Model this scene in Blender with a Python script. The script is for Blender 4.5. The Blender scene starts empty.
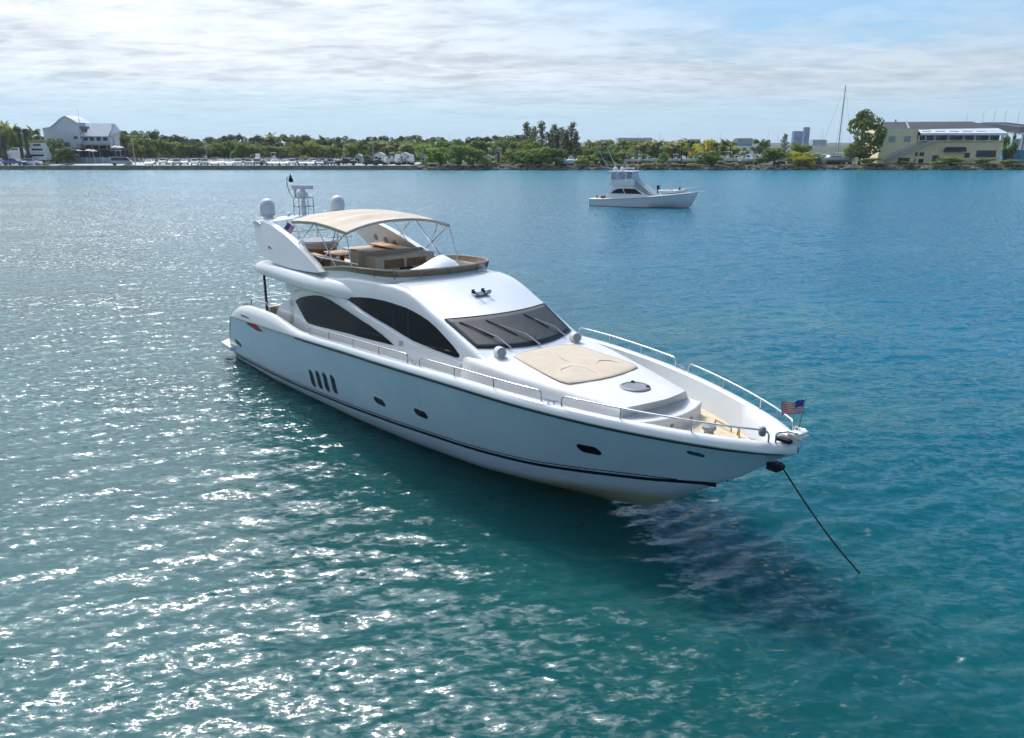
import bpy, bmesh, math, random
import numpy as np
from mathutils import Vector, Matrix
R = math.radians
sc = bpy.context.scene
COL = sc.collection

# ------------------------------------------------------------------ camera
CAM_H, PITCH, FPX = 8.633, 16.0315, 790.0
cam_d = bpy.data.cameras.new('camera')
cam_d.sensor_width = 36.0
cam_d.lens = 36.0 * FPX / 1024.0
cam_d.clip_end = 20000
cam = bpy.data.objects.new('camera', cam_d)
COL.objects.link(cam)
cam.location = (0, 0, CAM_H)
cam.rotation_euler = (R(90 - PITCH), 0, 0)
sc.camera = cam

# ------------------------------------------------------------------ sky and sun
SUN_EL, SUN_AZ = 51.0, -27.0            # azimuth from +Y, negative = towards -X
sd = Vector((math.sin(R(SUN_AZ)) * math.cos(R(SUN_EL)), math.cos(R(SUN_AZ)) * math.cos(R(SUN_EL)), math.sin(R(SUN_EL))))
world = bpy.data.worlds.new('World')
sc.world = world
world.use_nodes = True
SKY_K = 0.1


class NT:
    def __init__(s, tree):
        s.t = tree
    def n(s, typ, **kw):
        nd = s.t.nodes.new(typ)
        for k, v in kw.items():
            if k == 'inp':
                for kk, vv in v.items():
                    nd.inputs[kk].default_value = vv
            else:
                setattr(nd, k, v)
        return nd
    def l(s, a, b):
        s.t.links.new(a, b)
    def math(s, op, a, b=None, clamp=False):
        nd = s.t.nodes.new('ShaderNodeMath'); nd.operation = op; nd.use_clamp = clamp
        for i, v in enumerate((a, b)):
            if v is None: continue
            if isinstance(v, (int, float)): nd.inputs[i].default_value = v
            else: s.l(v, nd.inputs[i])
        return nd.outputs[0]
    def mix(s, fac, a, b):
        nd = s.t.nodes.new('ShaderNodeMix'); nd.data_type = 'RGBA'
        for sock, v in ((nd.inputs[0], fac), (nd.inputs[6], a), (nd.inputs[7], b)):
            if isinstance(v, (int, float)): sock.default_value = v
            elif isinstance(v, tuple): sock.default_value = v if len(v) == 4 else v + (1,)
            else: s.l(v, sock)
        return nd.outputs[2]
    def ramp(s, fac, stops):
        nd = s.t.nodes.new('ShaderNodeValToRGB')
        el = nd.color_ramp.elements
        while len(el) < len(stops): el.new(0.5)
        for e, (p, c) in zip(el, stops):
            e.position = p
            e.color = (c, c, c, 1) if isinstance(c, (int, float)) else (tuple(c) + (1,))[:4]
        s.l(fac, nd.inputs[0])
        return nd.outputs[0]
    def noise(s, vec, scale, detail=4, rough=0.55, dist=0.0):
        nd = s.n('ShaderNodeTexNoise', inp={'Scale': scale, 'Detail': detail, 'Roughness': rough, 'Distortion': dist})
        if vec is not None: s.l(vec, nd.inputs['Vector'])
        return nd.outputs[0]
    def mapping(s, vec, loc=(0, 0, 0), rot=(0, 0, 0), scale=(1, 1, 1)):
        nd = s.n('ShaderNodeMapping', inp={'Location': loc, 'Rotation': rot, 'Scale': scale})
        s.l(vec, nd.inputs[0])
        return nd.outputs[0]


def build_sky():
    world.node_tree.nodes.clear()
    g = NT(world.node_tree)
    sky = g.n('ShaderNodeTexSky')
    sky.sky_type = 'NISHITA'; sky.sun_disc = False
    sky.sun_elevation = R(SUN_EL); sky.sun_rotation = R(SUN_AZ)
    sky.altitude = 0; sky.air_density = 1.0; sky.dust_density = 0.6; sky.ozone_density = 1.5
    tc = g.n('ShaderNodeTexCoord')
    sx = g.n('ShaderNodeSeparateXYZ'); g.l(tc.outputs['Generated'], sx.inputs[0])
    x, y, z = sx.outputs
    zz = g.math('ADD', g.math('MAXIMUM', z, 0.0), 0.08)
    cb = g.n('ShaderNodeCombineXYZ')
    g.l(g.math('DIVIDE', x, zz), cb.inputs[0]); g.l(g.math('DIVIDE', y, zz), cb.inputs[1])
    uv = cb.outputs[0]
    # large veil, thinner towards +X
    big = g.noise(g.mapping(uv, loc=(3.1, 1.7, 0), rot=(0, 0, R(12)), scale=(0.30, 0.42, 1)), 1.0, 5, 0.6, 0.6)
    mid = g.noise(g.mapping(uv, loc=(0.4, 5.2, 2), rot=(0, 0, R(-14)), scale=(1.0, 1.5, 1)), 1.0, 6, 0.6, 0.5)
    fine = g.noise(g.mapping(uv, loc=(7.4, 2.2, 5), rot=(0, 0, R(20)), scale=(3.4, 4.4, 1)), 1.0, 6, 0.62, 0.4)
    side = g.math('MULTIPLY', g.math('SUBTRACT', 0.16, x), 0.50)
    m = g.math('ADD', g.math('MULTIPLY', big, 0.75), g.math('MULTIPLY', mid, 0.60))
    m = g.math('ADD', m, g.math('MULTIPLY', fine, 0.34))
    m = g.math('ADD', m, side)
    cover = g.ramp(m, [(0.53, 0.0), (0.60, 0.28), (0.68, 0.78), (0.78, 0.97)])
    dt = g.n('ShaderNodeVectorMath', operation='DOT_PRODUCT')
    g.l(tc.outputs['Generated'], dt.inputs[0]); dt.inputs[1].default_value = sd
    glow = g.math('POWER', g.math('MAXIMUM', dt.outputs['Value'], 0.0), 17.0)
    broad = g.math('POWER', g.math('MAXIMUM', dt.outputs['Value'], 0.0), 4.0)
    # clouds fade into clear haze just over the horizon
    low = g.ramp(z, [(0.0, 0.10), (0.03, 0.25), (0.075, 1.0)])
    cover = g.math('MULTIPLY', cover, low)
    cover = g.math('MULTIPLY', cover, g.ramp(z, [(0.16, 1.0), (0.55, 0.45)]))
    clear = g.math('MULTIPLY', g.ramp(g.math('ADD', x, 0.3), [(0.18, 0.0), (0.62, 1.0)]), g.ramp(z, [(0.06, 0.0), (0.17, 1.0)]))
    cover = g.math('MULTIPLY', cover, g.math('SUBTRACT', 1.0, g.math('MULTIPLY', clear, 0.98)))
    cover = g.math('MAXIMUM', cover, g.math('MINIMUM', g.math('MULTIPLY', glow, 3.0), 0.97))
    shade = g.ramp(g.math('ADD', g.math('MULTIPLY', mid, 0.55), g.math('MULTIPLY', fine, 0.5)), [(0.40, 0.68), (0.50, 0.86), (0.60, 1.02)])
    lum = g.math('MULTIPLY', g.math('ADD', 0.70, g.math('ADD', g.math('MULTIPLY', glow, 9.0), g.math('MULTIPLY', broad, 1.15))), shade)
    lum = g.math('MULTIPLY', lum, 1.0 / SKY_K)
    cc = g.n('ShaderNodeVectorMath', operation='SCALE'); cc.inputs[0].default_value = (0.87, 0.94, 1.03)
    g.l(lum, cc.inputs['Scale'])
    # pale band of air low over the horizon
    hz = g.ramp(z, [(0.0, 0.85), (0.10, 0.55), (0.30, 0.0)])
    skyc = g.n('ShaderNodeVectorMath', operation='MULTIPLY'); g.l(sky.outputs[0], skyc.inputs[0]); skyc.inputs[1].default_value = (0.50, 1.02, 1.32)
    base = g.mix(hz, skyc.outputs[0], (0.45 / SKY_K, 0.60 / SKY_K, 0.80 / SKY_K))
    col = g.mix(cover, base, cc.outputs[0])
    bg = g.n('ShaderNodeBackground', inp={'Strength': SKY_K})
    g.l(col, bg.inputs[0])
    out = g.n('ShaderNodeOutputWorld'); g.l(bg.outputs[0], out.inputs[0])


build_sky()
sun_d = bpy.data.lights.new('sun', 'SUN')
sun_d.energy = 2.1; sun_d.angle = R(0.53); sun_d.color = (1.0, 0.95, 0.87)
sun = bpy.data.objects.new('sun', sun_d); COL.objects.link(sun)
sun.rotation_euler = sd.to_track_quat('Z', 'Y').to_euler()
vs = sc.view_settings
vs.view_transform = 'Standard'; vs.look = 'None'; vs.exposure = 0.15; vs.gamma = 1.0; vs.use_curve_mapping = False
sc.cycles.use_denoising = True
sc.cycles.max_bounces = 8; sc.cycles.transparent_max_bounces = 12
sc.cycles.sample_clamp_indirect = 6.0
sc.cycles.caustics_reflective = False; sc.cycles.caustics_refractive = False

# ------------------------------------------------------------------ layout helpers (pixel of the photograph -> place in the world)
CP, SP = math.cos(R(PITCH)), math.sin(R(PITCH))


def ray(px, py):
    u, v = (px - 512) / FPX, -(py - 369) / FPX
    return Vector((u, CP + v * SP, -SP + v * CP))


def ground(px, py, z=0.0):
    d = ray(px, py); t = (z - CAM_H) / d.z
    return Vector((0, 0, CAM_H)) + d * t


def at(px, py, Y):
    d = ray(px, py); return Vector((0, 0, CAM_H)) + d * (Y / d.y)


# ------------------------------------------------------------------ object helpers
class MB:
    """collects shapes into one mesh"""
    def __init__(s):
        s.v, s.f, s.m = [], [], []
        s.mi = 0
    def add(s, vs_, fs):
        o = len(s.v)
        s.v += [tuple(p) for p in vs_]
        s.f += [tuple(i + o for i in f) for f in fs]
        s.m += [s.mi] * len(fs)
        return s
    def box(s, c, sz, rz=0.0, taper=1.0):
        hx, hy, hz = sz[0] / 2, sz[1] / 2, sz[2] / 2
        cr, sr = math.cos(rz), math.sin(rz)
        P = []
        for dz, k in ((-hz, 1.0), (hz, taper)):
            for dx, dy in ((-hx, -hy), (hx, -hy), (hx, hy), (-hx, hy)):
                P.append((c[0] + (dx * cr - dy * sr) * k, c[1] + (dx * sr + dy * cr) * k, c[2] + dz))
        return s.add(P, [(3, 2, 1, 0), (4, 5, 6, 7), (0, 1, 5, 4), (1, 2, 6, 5), (2, 3, 7, 6), (3, 0, 4, 7)])
    def tube(s, pts, r, n=8, cap=True):
        pts = [Vector(p) for p in pts]
        rr = r if isinstance(r, (list, tuple)) else [r] * len(pts)
        rings = []
        up = None
        for i, p in enumerate(pts):
            a = pts[max(i - 1, 0)]; b = pts[min(i + 1, len(pts) - 1)]
            t = (b - a).normalized()
            if up is None:
                up = Vector((0, 0, 1)) if abs(t.z) < 0.9 else Vector((1, 0, 0))
            e1 = t.cross(up).normalized(); e2 = t.cross(e1).normalized()
            up = -e2 if False else e1.cross(t)
            rings.append([p + (e1 * math.cos(2 * math.pi * k / n) + e2 * math.sin(2 * math.pi * k / n)) * rr[i] for k in range(n)])
        return s.loft(rings, closed=True, cap=cap)
    def loft(s, rings, closed=True, cap=False):
        n = len(rings[0]); V = [p for r_ in rings for p in r_]; F = []
        for i in range(len(rings) - 1):
            for k in range(n if closed else n - 1):
                a, b = i * n + k, i * n + (k + 1) % n
                F.append((a, b, b + n, a + n))
        if cap:
            F.append(tuple(range(n))[::-1]); F.append(tuple(range((len(rings) - 1) * n, len(rings) * n)))
        return s.add(V, F)
    def lathe(s, c, prof, n=16, cap=True):
        rings = [[(c[0] + r_ * math.cos(2 * math.pi * k / n), c[1] + r_ * math.sin(2 * math.pi * k / n), c[2] + z) for k in range(n)] for r_, z in prof]
        return s.loft(rings, True, cap)
    def prism(s, pts, a, b):
        """closed outline pts (3-tuples with the two shifts a and b added)"""
        A = [tuple(Vector(p) + Vector(a)) for p in pts]; B = [tuple(Vector(p) + Vector(b)) for p in pts]
        return s.loft([A, B], True, True)
    def grid(s, P):
        nr, nc = len(P), len(P[0])
        return s.add([p for r_ in P for p in r_], [(i * nc + j, i * nc + j + 1, (i + 1) * nc + j + 1, (i + 1) * nc + j) for i in range(nr - 1) for j in range(nc - 1)])
    def quad(s, a, b, c, d):
        return s.add([a, b, c, d], [(0, 1, 2, 3)])
    def mesh(s, name, mats, smooth=None, fix=True):
        me = bpy.data.meshes.new(name)
        me.from_pydata(s.v, [], s.f)
        for m_ in (mats if isinstance(mats, (list, tuple)) else [mats]): me.materials.append(m_)
        if any(s.m): me.polygons.foreach_set('material_index', s.m)
        if fix:
            bm = bmesh.new(); bm.from_mesh(me)
            bmesh.ops.remove_doubles(bm, verts=bm.verts, dist=0.0004)
            bmesh.ops.recalc_face_normals(bm, faces=bm.faces)
            bm.to_mesh(me); bm.free()
        if smooth is not None:
            me.polygons.foreach_set('use_smooth', [True] * len(me.polygons))
            me.set_sharp_from_angle(angle=R(smooth))
        me.update()
        return me
    def build(s, name, mats, parent=None, smooth=None, label=None, fix=True, bevel=None):
        o = bpy.data.objects.new(name, s.mesh(name, mats, smooth, fix))
        COL.objects.link(o)
        if parent is not None: o.parent = parent
        if label: o['label'] = label
        if bevel:
            md = o.modifiers.new('bevel', 'BEVEL'); md.width = bevel; md.segments = 2; md.limit_method = 'ANGLE'
        return o


def tag(o, label=None, cat=None, group=None, kind=None):
    if label: o['label'] = label
    if cat: o['category'] = cat
    if group: o['group'] = group
    if kind: o['kind'] = kind
    return o


def thing(name, label, cat, loc=(0, 0, 0), rz=0.0, group=None):
    o = bpy.data.objects.new(name, None); COL.objects.link(o)
    o.location = loc; o.rotation_euler = (0, 0, rz); o.empty_display_size = 0.2
    return tag(o, label, cat, group)


def dup(o, loc=None, rz=None, scale=None, label=None, group=None, parent=None):
    c = o.copy(); COL.objects.link(c)
    if parent is not None: c.parent = parent
    if loc is not None: c.location = loc
    if rz is not None: c.rotation_euler = (0, 0, rz)
    if scale is not None: c.scale = scale if isinstance(scale, (tuple, list)) else (scale,) * 3
    if label: c['label'] = label
    if group: c['group'] = group
    for ch in o.children: dup(ch, parent=c)
    return c


def structure(o): o['kind'] = 'structure'; return o


# ------------------------------------------------------------------ materials
def mat(name, col, rough=0.5, metal=0.0, var=0.12, vscale=3.0, bump=0.0, bscale=30.0, spec=0.5, coat=0.0, alpha=None, trans=0.0, rv=0.1, sub=0.0):
    m = bpy.data.materials.new(name); m.use_nodes = True
    g = NT(m.node_tree); b = m.node_tree.nodes['Principled BSDF']
    b.inputs['Roughness'].default_value = rough; b.inputs['Metallic'].default_value = metal
    b.inputs['Specular IOR Level'].default_value = spec; b.inputs['Coat Weight'].default_value = coat
    b.inputs['Coat Roughness'].default_value = 0.05
    if trans: b.inputs['Transmission Weight'].default_value = trans
    if alpha is not None: b.inputs['Alpha'].default_value = alpha
    tc = g.n('ShaderNodeTexCoord').outputs['Object']
    nz = g.noise(tc, vscale, 5, 0.6)
    lo = tuple(c * (1 - var) for c in col); hi = tuple(min(1, c * (1 + var)) for c in col)
    g.l(g.ramp(nz, [(0.3, lo), (0.7, hi)]), b.inputs['Base Color'])
    if rv: g.l(g.ramp(g.noise(tc, vscale * 2.3, 4), [(0.3, max(0.02, rough * (1 - rv))), (0.7, min(1, rough * (1 + rv)))]), b.inputs['Roughness'])
    if bump:
        bp = g.n('ShaderNodeBump', inp={'Strength': bump, 'Distance': 0.02})
        g.l(g.noise(tc, bscale, 4), bp.inputs['Height']); g.l(bp.outputs[0], b.inputs['Normal'])
    return m


M = {}
M['gel'] = mat('white_gelcoat', (0.71, 0.71, 0.705), 0.16, var=0.03, vscale=0.7, coat=0.3, spec=0.5)
M['hull_reflect_tint'] = mat('gelcoat_reflected_blue', (0.59, 0.70, 0.83), 0.16, var=0.04, vscale=0.5, coat=0.4)  # white gelcoat with the blue reflected from water and sky tinted in
def stain_hull():
    m = M['hull_reflect_tint']; g = NT(m.node_tree); b = m.node_tree.nodes['Principled BSDF']
    src = b.inputs['Base Color'].links[0].from_socket
    tc = g.n('ShaderNodeTexCoord').outputs['Object']; sx = g.n('ShaderNodeSeparateXYZ'); g.l(tc, sx.inputs[0])
    x, y, z = sx.outputs
    edge = g.math('ADD', g.math('SUBTRACT', z, g.math('MULTIPLY', g.math('SUBTRACT', x, 17.0), 0.14)), g.math('MULTIPLY', g.noise(tc, 1.2, 5), 0.35))
    f = g.math('MULTIPLY', g.ramp(edge, [(0.22, 1.0), (0.52, 0.0)]), g.ramp(g.math('MULTIPLY', x, 0.05), [(0.76, 0.0), (0.90, 1.0)]))
    line = g.ramp(g.math('ADD', z, g.math('MULTIPLY', g.noise(tc, 3.0, 5), 0.16)), [(0.10, 0.55), (0.22, 0.0)])
    streak = g.ramp(g.noise(g.mapping(tc, scale=(2.2, 2.2, 0.18)), 1.0, 5, 0.65), [(0.52, 0.0), (0.72, 0.16)])
    c = g.mix(streak, src, (0.50, 0.55, 0.56))
    c = g.mix(line, c, (0.30, 0.30, 0.20))
    c = g.mix(g.math('MULTIPLY', f, 0.85), c, (0.46, 0.42, 0.21))
    g.l(c, b.inputs['Base Color'])
    bp = g.n('ShaderNodeBump', inp={'Strength': 0.05, 'Distance': 0.05}); g.l(g.noise(tc, 0.9, 2), bp.inputs['Height']); g.l(bp.outputs[0], b.inputs['Normal'])


M['nonskid'] = mat('deck_nonskid', (0.63, 0.615, 0.585), 0.6, var=0.05, vscale=2.0, bump=0.15, bscale=90)
M['teak'] = mat('pale_teak', (0.58, 0.47, 0.31), 0.6, var=0.15, vscale=4, bump=0.2)
M['antifoul'] = mat('bottom_stain', (0.52, 0.44, 0.20), 0.6, var=0.35, vscale=1.5)
M['stripe'] = mat('navy_stripe', (0.012, 0.016, 0.03), 0.25)
M['rub'] = mat('rub_strip', (0.05, 0.055, 0.07), 0.35)
M['glass'] = mat('tinted_glass', (0.006, 0.008, 0.011), 0.06, var=0.1, spec=0.2, rv=0)
M['mesh_cover'] = mat('screen_cover_mesh', (0.020, 0.021, 0.025), 0.55, var=0.25, vscale=5, bump=0.3, bscale=120)
M['chrome'] = mat('stainless', (0.62, 0.62, 0.64), 0.16, metal=1.0, var=0.05)
M['darkmetal'] = mat('dark_metal', (0.06, 0.06, 0.065), 0.4, metal=0.3)
M['canvas'] = mat('beige_canvas', (0.62, 0.51, 0.40), 0.85, var=0.08, vscale=2.5, bump=0.25, bscale=60)
M['pad'] = mat('sunpad_canvas', (0.58, 0.475, 0.36), 0.85, var=0.07, vscale=3, bump=0.3, bscale=40)
M['vinyl'] = mat('taupe_vinyl', (0.42, 0.34, 0.25), 0.55, var=0.08)
M['brown'] = mat('brown_wood', (0.16, 0.075, 0.03), 0.45, var=0.3, vscale=5)
M['tan'] = mat('tan_wood', (0.42, 0.22, 0.09), 0.5, var=0.2, vscale=5)
M['smoke'] = mat('smoked_screen', (0.22, 0.145, 0.08), 0.18, var=0.15, coat=0.3)
M['domewhite'] = mat('dome_white', (0.62, 0.62, 0.64), 0.35, var=0.04)
M['greycover'] = mat('grey_cover', (0.30, 0.31, 0.33), 0.8, var=0.12, bump=0.2)
M['whitecover'] = mat('white_cover', (0.74, 0.74, 0.75), 0.8, var=0.06, bump=0.3, bscale=25)
M['hatch'] = mat('hatch_grey', (0.22, 0.22, 0.23), 0.35)
M['black'] = mat('black_plastic', (0.010, 0.012, 0.02), 0.4, spec=0.2)
M['red'] = mat('flag_red', (0.68, 0.015, 0.02), 0.8)
M['flagwhite'] = mat('flag_white', (0.75, 0.75, 0.75), 0.8)
M['blue'] = mat('flag_blue', (0.025, 0.04, 0.30), 0.8)
M['galv'] = mat('galvanised_chain', (0.07, 0.06, 0.055), 0.6, metal=0.4, var=0.4, vscale=12)
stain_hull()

# ------------------------------------------------------------------ water
def build_water():
    rng = np.random.default_rng(11)
    ax, ay = 0.0, -10.0
    r = np.concatenate([[0.0], np.geomspace(4.0, 12.0, 40), np.geomspace(12.0, 190.0, 820)[1:], np.geomspace(190.0, 9000.0, 330)[1:]])
    a = np.concatenate([np.linspace(-50, 50, 1000), np.linspace(50, 310, 120)[1:-1]]) * math.pi / 180
    na, nr = len(a), len(r)
    Rr, A = np.meshgrid(r, a, indexing='ij')
    X = ax + Rr * np.sin(A); Y = ay + Rr * np.cos(A)
    cell = np.gradient(r)[:, None] * np.ones_like(A)
    Z = np.zeros_like(X); DX = np.zeros_like(X); DY = np.zeros_like(X)
    wind = R(107)                                   # travel direction of the chop
    n = 120
    lam = np.exp(rng.uniform(math.log(0.16), math.log(2.2), n))
    th = wind + rng.normal(0, 0.5, n)
    slope = 0.18 * math.sqrt(2.0 / n) * np.where(lam > 1.3, 0.7, 1.0)
    ph = rng.uniform(0, 2 * math.pi, n)
    near = r < 900
    Xn, Yn, cn = X[near], Y[near], cell[near]
    for i in range(n):
        k = 2 * math.pi / lam[i]
        amp = slope[i] / k
        f = np.clip((lam[i] / cn - 2.0) / 3.0, 0, 1)
        p = k * (Xn * math.cos(th[i]) + Yn * math.sin(th[i])) + ph[i]
        # gusts: patches of livelier and calmer water
        s, c_ = np.sin(p), np.cos(p)
        Z[near] += amp * f * c_
        DX[near] -= 0.8 * amp * f * s * math.cos(th[i]); DY[near] -= 0.8 * amp * f * s * math.sin(th[i])
    gust = 0.85 + 0.3 * np.sin(X * 0.11 + 1.3 * np.sin(Y * 0.07)) * np.sin(Y * 0.09 + 0.7)
    Z *= gust
    co = np.stack([X + DX, Y + DY, Z], -1).reshape(-1, 3).astype(np.float32)
    i, j = np.meshgrid(np.arange(nr - 1), np.arange(na), indexing='ij')
    v0 = i * na + j; v1 = i * na + (j + 1) % na
    q = np.stack([v0, v1, v1 + na, v0 + na], -1).reshape(-1, 4).astype(np.int32)
    me = bpy.data.meshes.new('sea_water')
    me.vertices.add(len(co)); me.vertices.foreach_set('co', co.ravel())
    me.loops.add(q.size); me.loops.foreach_set('vertex_index', q.ravel())
    me.polygons.add(len(q)); me.polygons.foreach_set('loop_start', np.arange(0, q.size, 4, dtype=np.int32))
    me.polygons.foreach_set('use_smooth', np.ones(len(q), dtype=bool))
    me.update(calc_edges=True)
    bm = bmesh.new(); bm.from_mesh(me)
    bmesh.ops.remove_doubles(bm, verts=[v for v in bm.verts[:na]], dist=0.001)
    bm.to_mesh(me); bm.free()
    m = bpy.data.materials.new('sea_water'); m.use_nodes = True
    g = NT(m.node_tree); b = m.node_tree.nodes['Principled BSDF']
    pos = g.n('ShaderNodeNewGeometry').outputs['Position']
    sx = g.n('ShaderNodeSeparateXYZ'); g.l(pos, sx.inputs[0])
    # clear water over a pale, weedy bottom: cloudy patches of sand show up green and tan
    n1 = g.noise(g.mapping(pos, rot=(0, 0, R(35)), scale=(0.05, 0.10, 0)), 1.0, 3, 0.5, 0.4)
    n2 = g.noise(g.mapping(pos, rot=(0, 0, R(35)), scale=(0.75, 1.5, 0)), 1.0, 6, 0.66, 1.6)
    patch = g.ramp(g.math('ADD', g.math('MULTIPLY', n1, 0.7), g.math('MULTIPLY', n2, 0.6)), [(0.64, 0.0), (0.82, 1.0)])
    zone = g.ramp(g.math('ADD', g.math('MULTIPLY', sx.outputs[0], 0.05), 0.45), [(0.30, 0.12), (0.75, 1.0)])
    fary = g.ramp(g.math('MULTIPLY', sx.outputs[1], 0.004), [(0.10, 1.0), (0.28, 0.15)])
    pf = g.math('MULTIPLY', g.math('MULTIPLY', patch, zone), fary)
    deep = g.mix(g.ramp(n1, [(0.35, 0.0), (0.65, 1.0)]), (0.004, 0.058, 0.056), (0.006, 0.078, 0.080))
    bl = g.ramp(g.math('ADD', g.math('MULTIPLY', sx.outputs[0], 0.022), g.math('MULTIPLY', sx.outputs[1], 0.016)), [(0.25, 0.0), (1.0, 1.0)])
    deep = g.mix(bl, deep, (0.002, 0.105, 0.168))
    shallow = g.ramp(g.math('MULTIPLY', sx.outputs[1], 0.0036), [(0.42, 0.0), (0.95, 1.0)])
    deep = g.mix(shallow, deep, (0.004, 0.165, 0.235))
    col = g.mix(g.math('MULTIPLY', pf, 0.62), deep, (0.075, 0.165, 0.135))
    g.l(col, b.inputs['Base Color'])
    b.subsurface_method = 'BURLEY'; b.inputs['Subsurface Weight'].default_value = 1.0; b.inputs['Subsurface Radius'].default_value = (0.5, 2.2, 2.0); b.inputs['Subsurface Scale'].default_value = 1.0
    b.inputs['IOR'].default_value = 1.333
    b.inputs['Roughness'].default_value = 0.19
    # the finest ripples, as slopes
    nb = g.n('ShaderNodeTexNoise', inp={'Scale': 1.0, 'Detail': 5.0, 'Roughness': 0.65, 'Distortion': 0.3})
    g.l(g.mapping(pos, rot=(0, 0, R(-17)), scale=(3.6, 7.5, 3.6)), nb.inputs['Vector'])
    sub = g.n('ShaderNodeVectorMath', operation='SUBTRACT'); g.l(nb.outputs['Color'], sub.inputs[0]); sub.inputs[1].default_value = (0.5, 0.5, 0.5)
    ampf = g.ramp(g.math('MULTIPLY', sx.outputs[1], 0.01), [(0.10, 0.40), (0.45, 0.58), (1.0, 1.0)])
    mul = g.n('ShaderNodeVectorMath', operation='SCALE'); g.l(sub.outputs[0], mul.inputs[0]); g.l(g.math('MULTIPLY', g.math('MULTIPLY', ampf, 3.4), g.ramp(g.noise(g.mapping(pos, rot=(0, 0, R(24)), scale=(0.035, 0.13, 0)), 1.0, 3, 0.5, 0.8), [(0.36, 0.62), (0.62, 1.22)])), mul.inputs['Scale'])
    flat = g.n('ShaderNodeVectorMath', operation='MULTIPLY'); g.l(mul.outputs[0], flat.inputs[0]); flat.inputs[1].default_value = (1, 1, 0)
    nrm = g.n('ShaderNodeNewGeometry').outputs['Normal']
    add = g.n('ShaderNodeVectorMath', operation='ADD'); g.l(nrm, add.inputs[0]); g.l(flat.outputs[0], add.inputs[1])
    nn = g.n('ShaderNodeVectorMath', operation='NORMALIZE'); g.l(add.outputs[0], nn.inputs[0])
    g.l(nn.outputs[0], b.inputs['Normal'])
    me.materials.append(m)
    o = bpy.data.objects.new('sea_water', me); COL.objects.link(o)
    structure(o)
    return o


build_water()

# ------------------------------------------------------------------ land
M['soil'] = mat('soil_and_grass', (0.045, 0.055, 0.022), 0.95, var=0.4, vscale=0.2)
M['concrete'] = mat('pale_concrete', (0.46, 0.44, 0.40), 0.9, var=0.12, vscale=0.4)
M['wallstone'] = mat('seawall_stone', (0.30, 0.225, 0.165), 0.9, var=0.45, vscale=0.8, bump=0.5, bscale=3)
M['rock'] = mat('riprap_rock', (0.22, 0.17, 0.125), 0.95, var=0.5, vscale=1.2, bump=0.5, bscale=4)
SHORE = 263.0
LZ = 1.25


def xw(px, Y):
    """world x of a photograph column at depth Y near the horizon"""
    return at(px, 150, Y).x


def mpp(Y):
    return at(513, 150, Y).x - at(512, 150, Y).x


b = MB(); b.grid([[(x, y, LZ - 0.02) for x in (-6000, -300, 300, 6000)] for y in (SHORE + 0.6, 400, 1500, 8500)])
structure(b.build('ground', M['soil']))
b = MB(); b.grid([[(x, y, LZ) for x in (xw(-60, 270), xw(414, 270))] for y in (SHORE + 0.61, 312)])
structure(b.build('car_park', M['concrete']))
b = MB(); xa, xb = xw(-60, SHORE), xw(416, SHORE)
b.box(((xa + xb) / 2, SHORE + 0.3, -0.1), (xb - xa, 0.6, 2.6))
w_ = b.build('seawall', M['wallstone'])
b = MB(); b.box(((xa + xb) / 2, SHORE + 0.25, LZ + 0.06), (xb - xa, 0.9, 0.16)); b.build('coping', M['concrete'], w_)
tag(w_, 'long low brown stone seawall edging the car park along the water', 'seawall')


def riprap():
    rng = random.Random(5); b = MB()
    x = xw(410, SHORE)
    while x < xw(1150, SHORE):
        for _ in range(3):
            s = rng.uniform(0.35, 0.95)
            c = Vector((x + rng.uniform(-0.6, 0.6), SHORE + rng.uniform(-0.9, 1.2), 0))
            c.z = (c.y - SHORE + 0.9) / 2.1 * 1.0 + rng.uniform(-0.25, 0.2)
            ring = []
            for k, (rr, zz) in enumerate(((0.5, -0.6), (1.0, -0.1), (0.85, 0.4), (0.35, 0.65))):
                ring.append([(c.x + s * rr * math.cos(t * 1.047 + k) * rng.uniform(0.8, 1.2), c.y + s * rr * math.sin(t * 1.047 + k) * rng.uniform(0.8, 1.2), c.z + s * zz) for t in range(6)])
            b.loft(ring, True, True)
        x += rng.uniform(0.5, 0.9)
    return b.build('bank_rocks', M['rock'])


tag(riprap(), kind='stuff', label='dark broken rocks lining the far bank at the waterline', cat='rocks')
b = MB(); b.grid([[(x, y, z) for x in (xw(410, SHORE), xw(1300, SHORE))] for y, z in ((SHORE - 1.2, -0.6), (SHORE + 1.0, LZ - 0.03))])
structure(b.build('bank_slope', M['soil']))

# ------------------------------------------------------------------ trees
def leafmat(name, c0, c1, c2):
    m = bpy.data.materials.new(name); m.use_nodes = True
    g = NT(m.node_tree); b = m.node_tree.nodes['Principled BSDF']
    tc = g.n('ShaderNodeTexCoord').outputs['Object']
    oi = g.n('ShaderNodeObjectInfo').outputs['Random']
    nz = g.noise(tc, 1.3, 4, 0.7)
    f = g.math('ADD', g.math('MULTIPLY', nz, 0.9), g.math('MULTIPLY', oi, 0.34))
    g.l(g.ramp(f, [(0.30, c0), (0.62, c1), (0.90, c2)]), b.inputs['Base Color'])
    b.inputs['Roughness'].default_value = 0.6; b.inputs['Specular IOR Level'].default_value = 0.25
    tr = g.n('ShaderNodeBsdfTranslucent')
    g.l(g.ramp(f, [(0.30, tuple(c * 1.2 for c in c0)), (0.9, tuple(c * 1.3 for c in c2))]), tr.inputs[0])
    mx = g.n('ShaderNodeMixShader', inp={0: 0.45})
    g.l(b.outputs[0], mx.inputs[1]); g.l(tr.outputs[0], mx.inputs[2])
    g.l(mx.outputs[0], m.node_tree.nodes['Material Output'].inputs[0])
    return m


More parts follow.
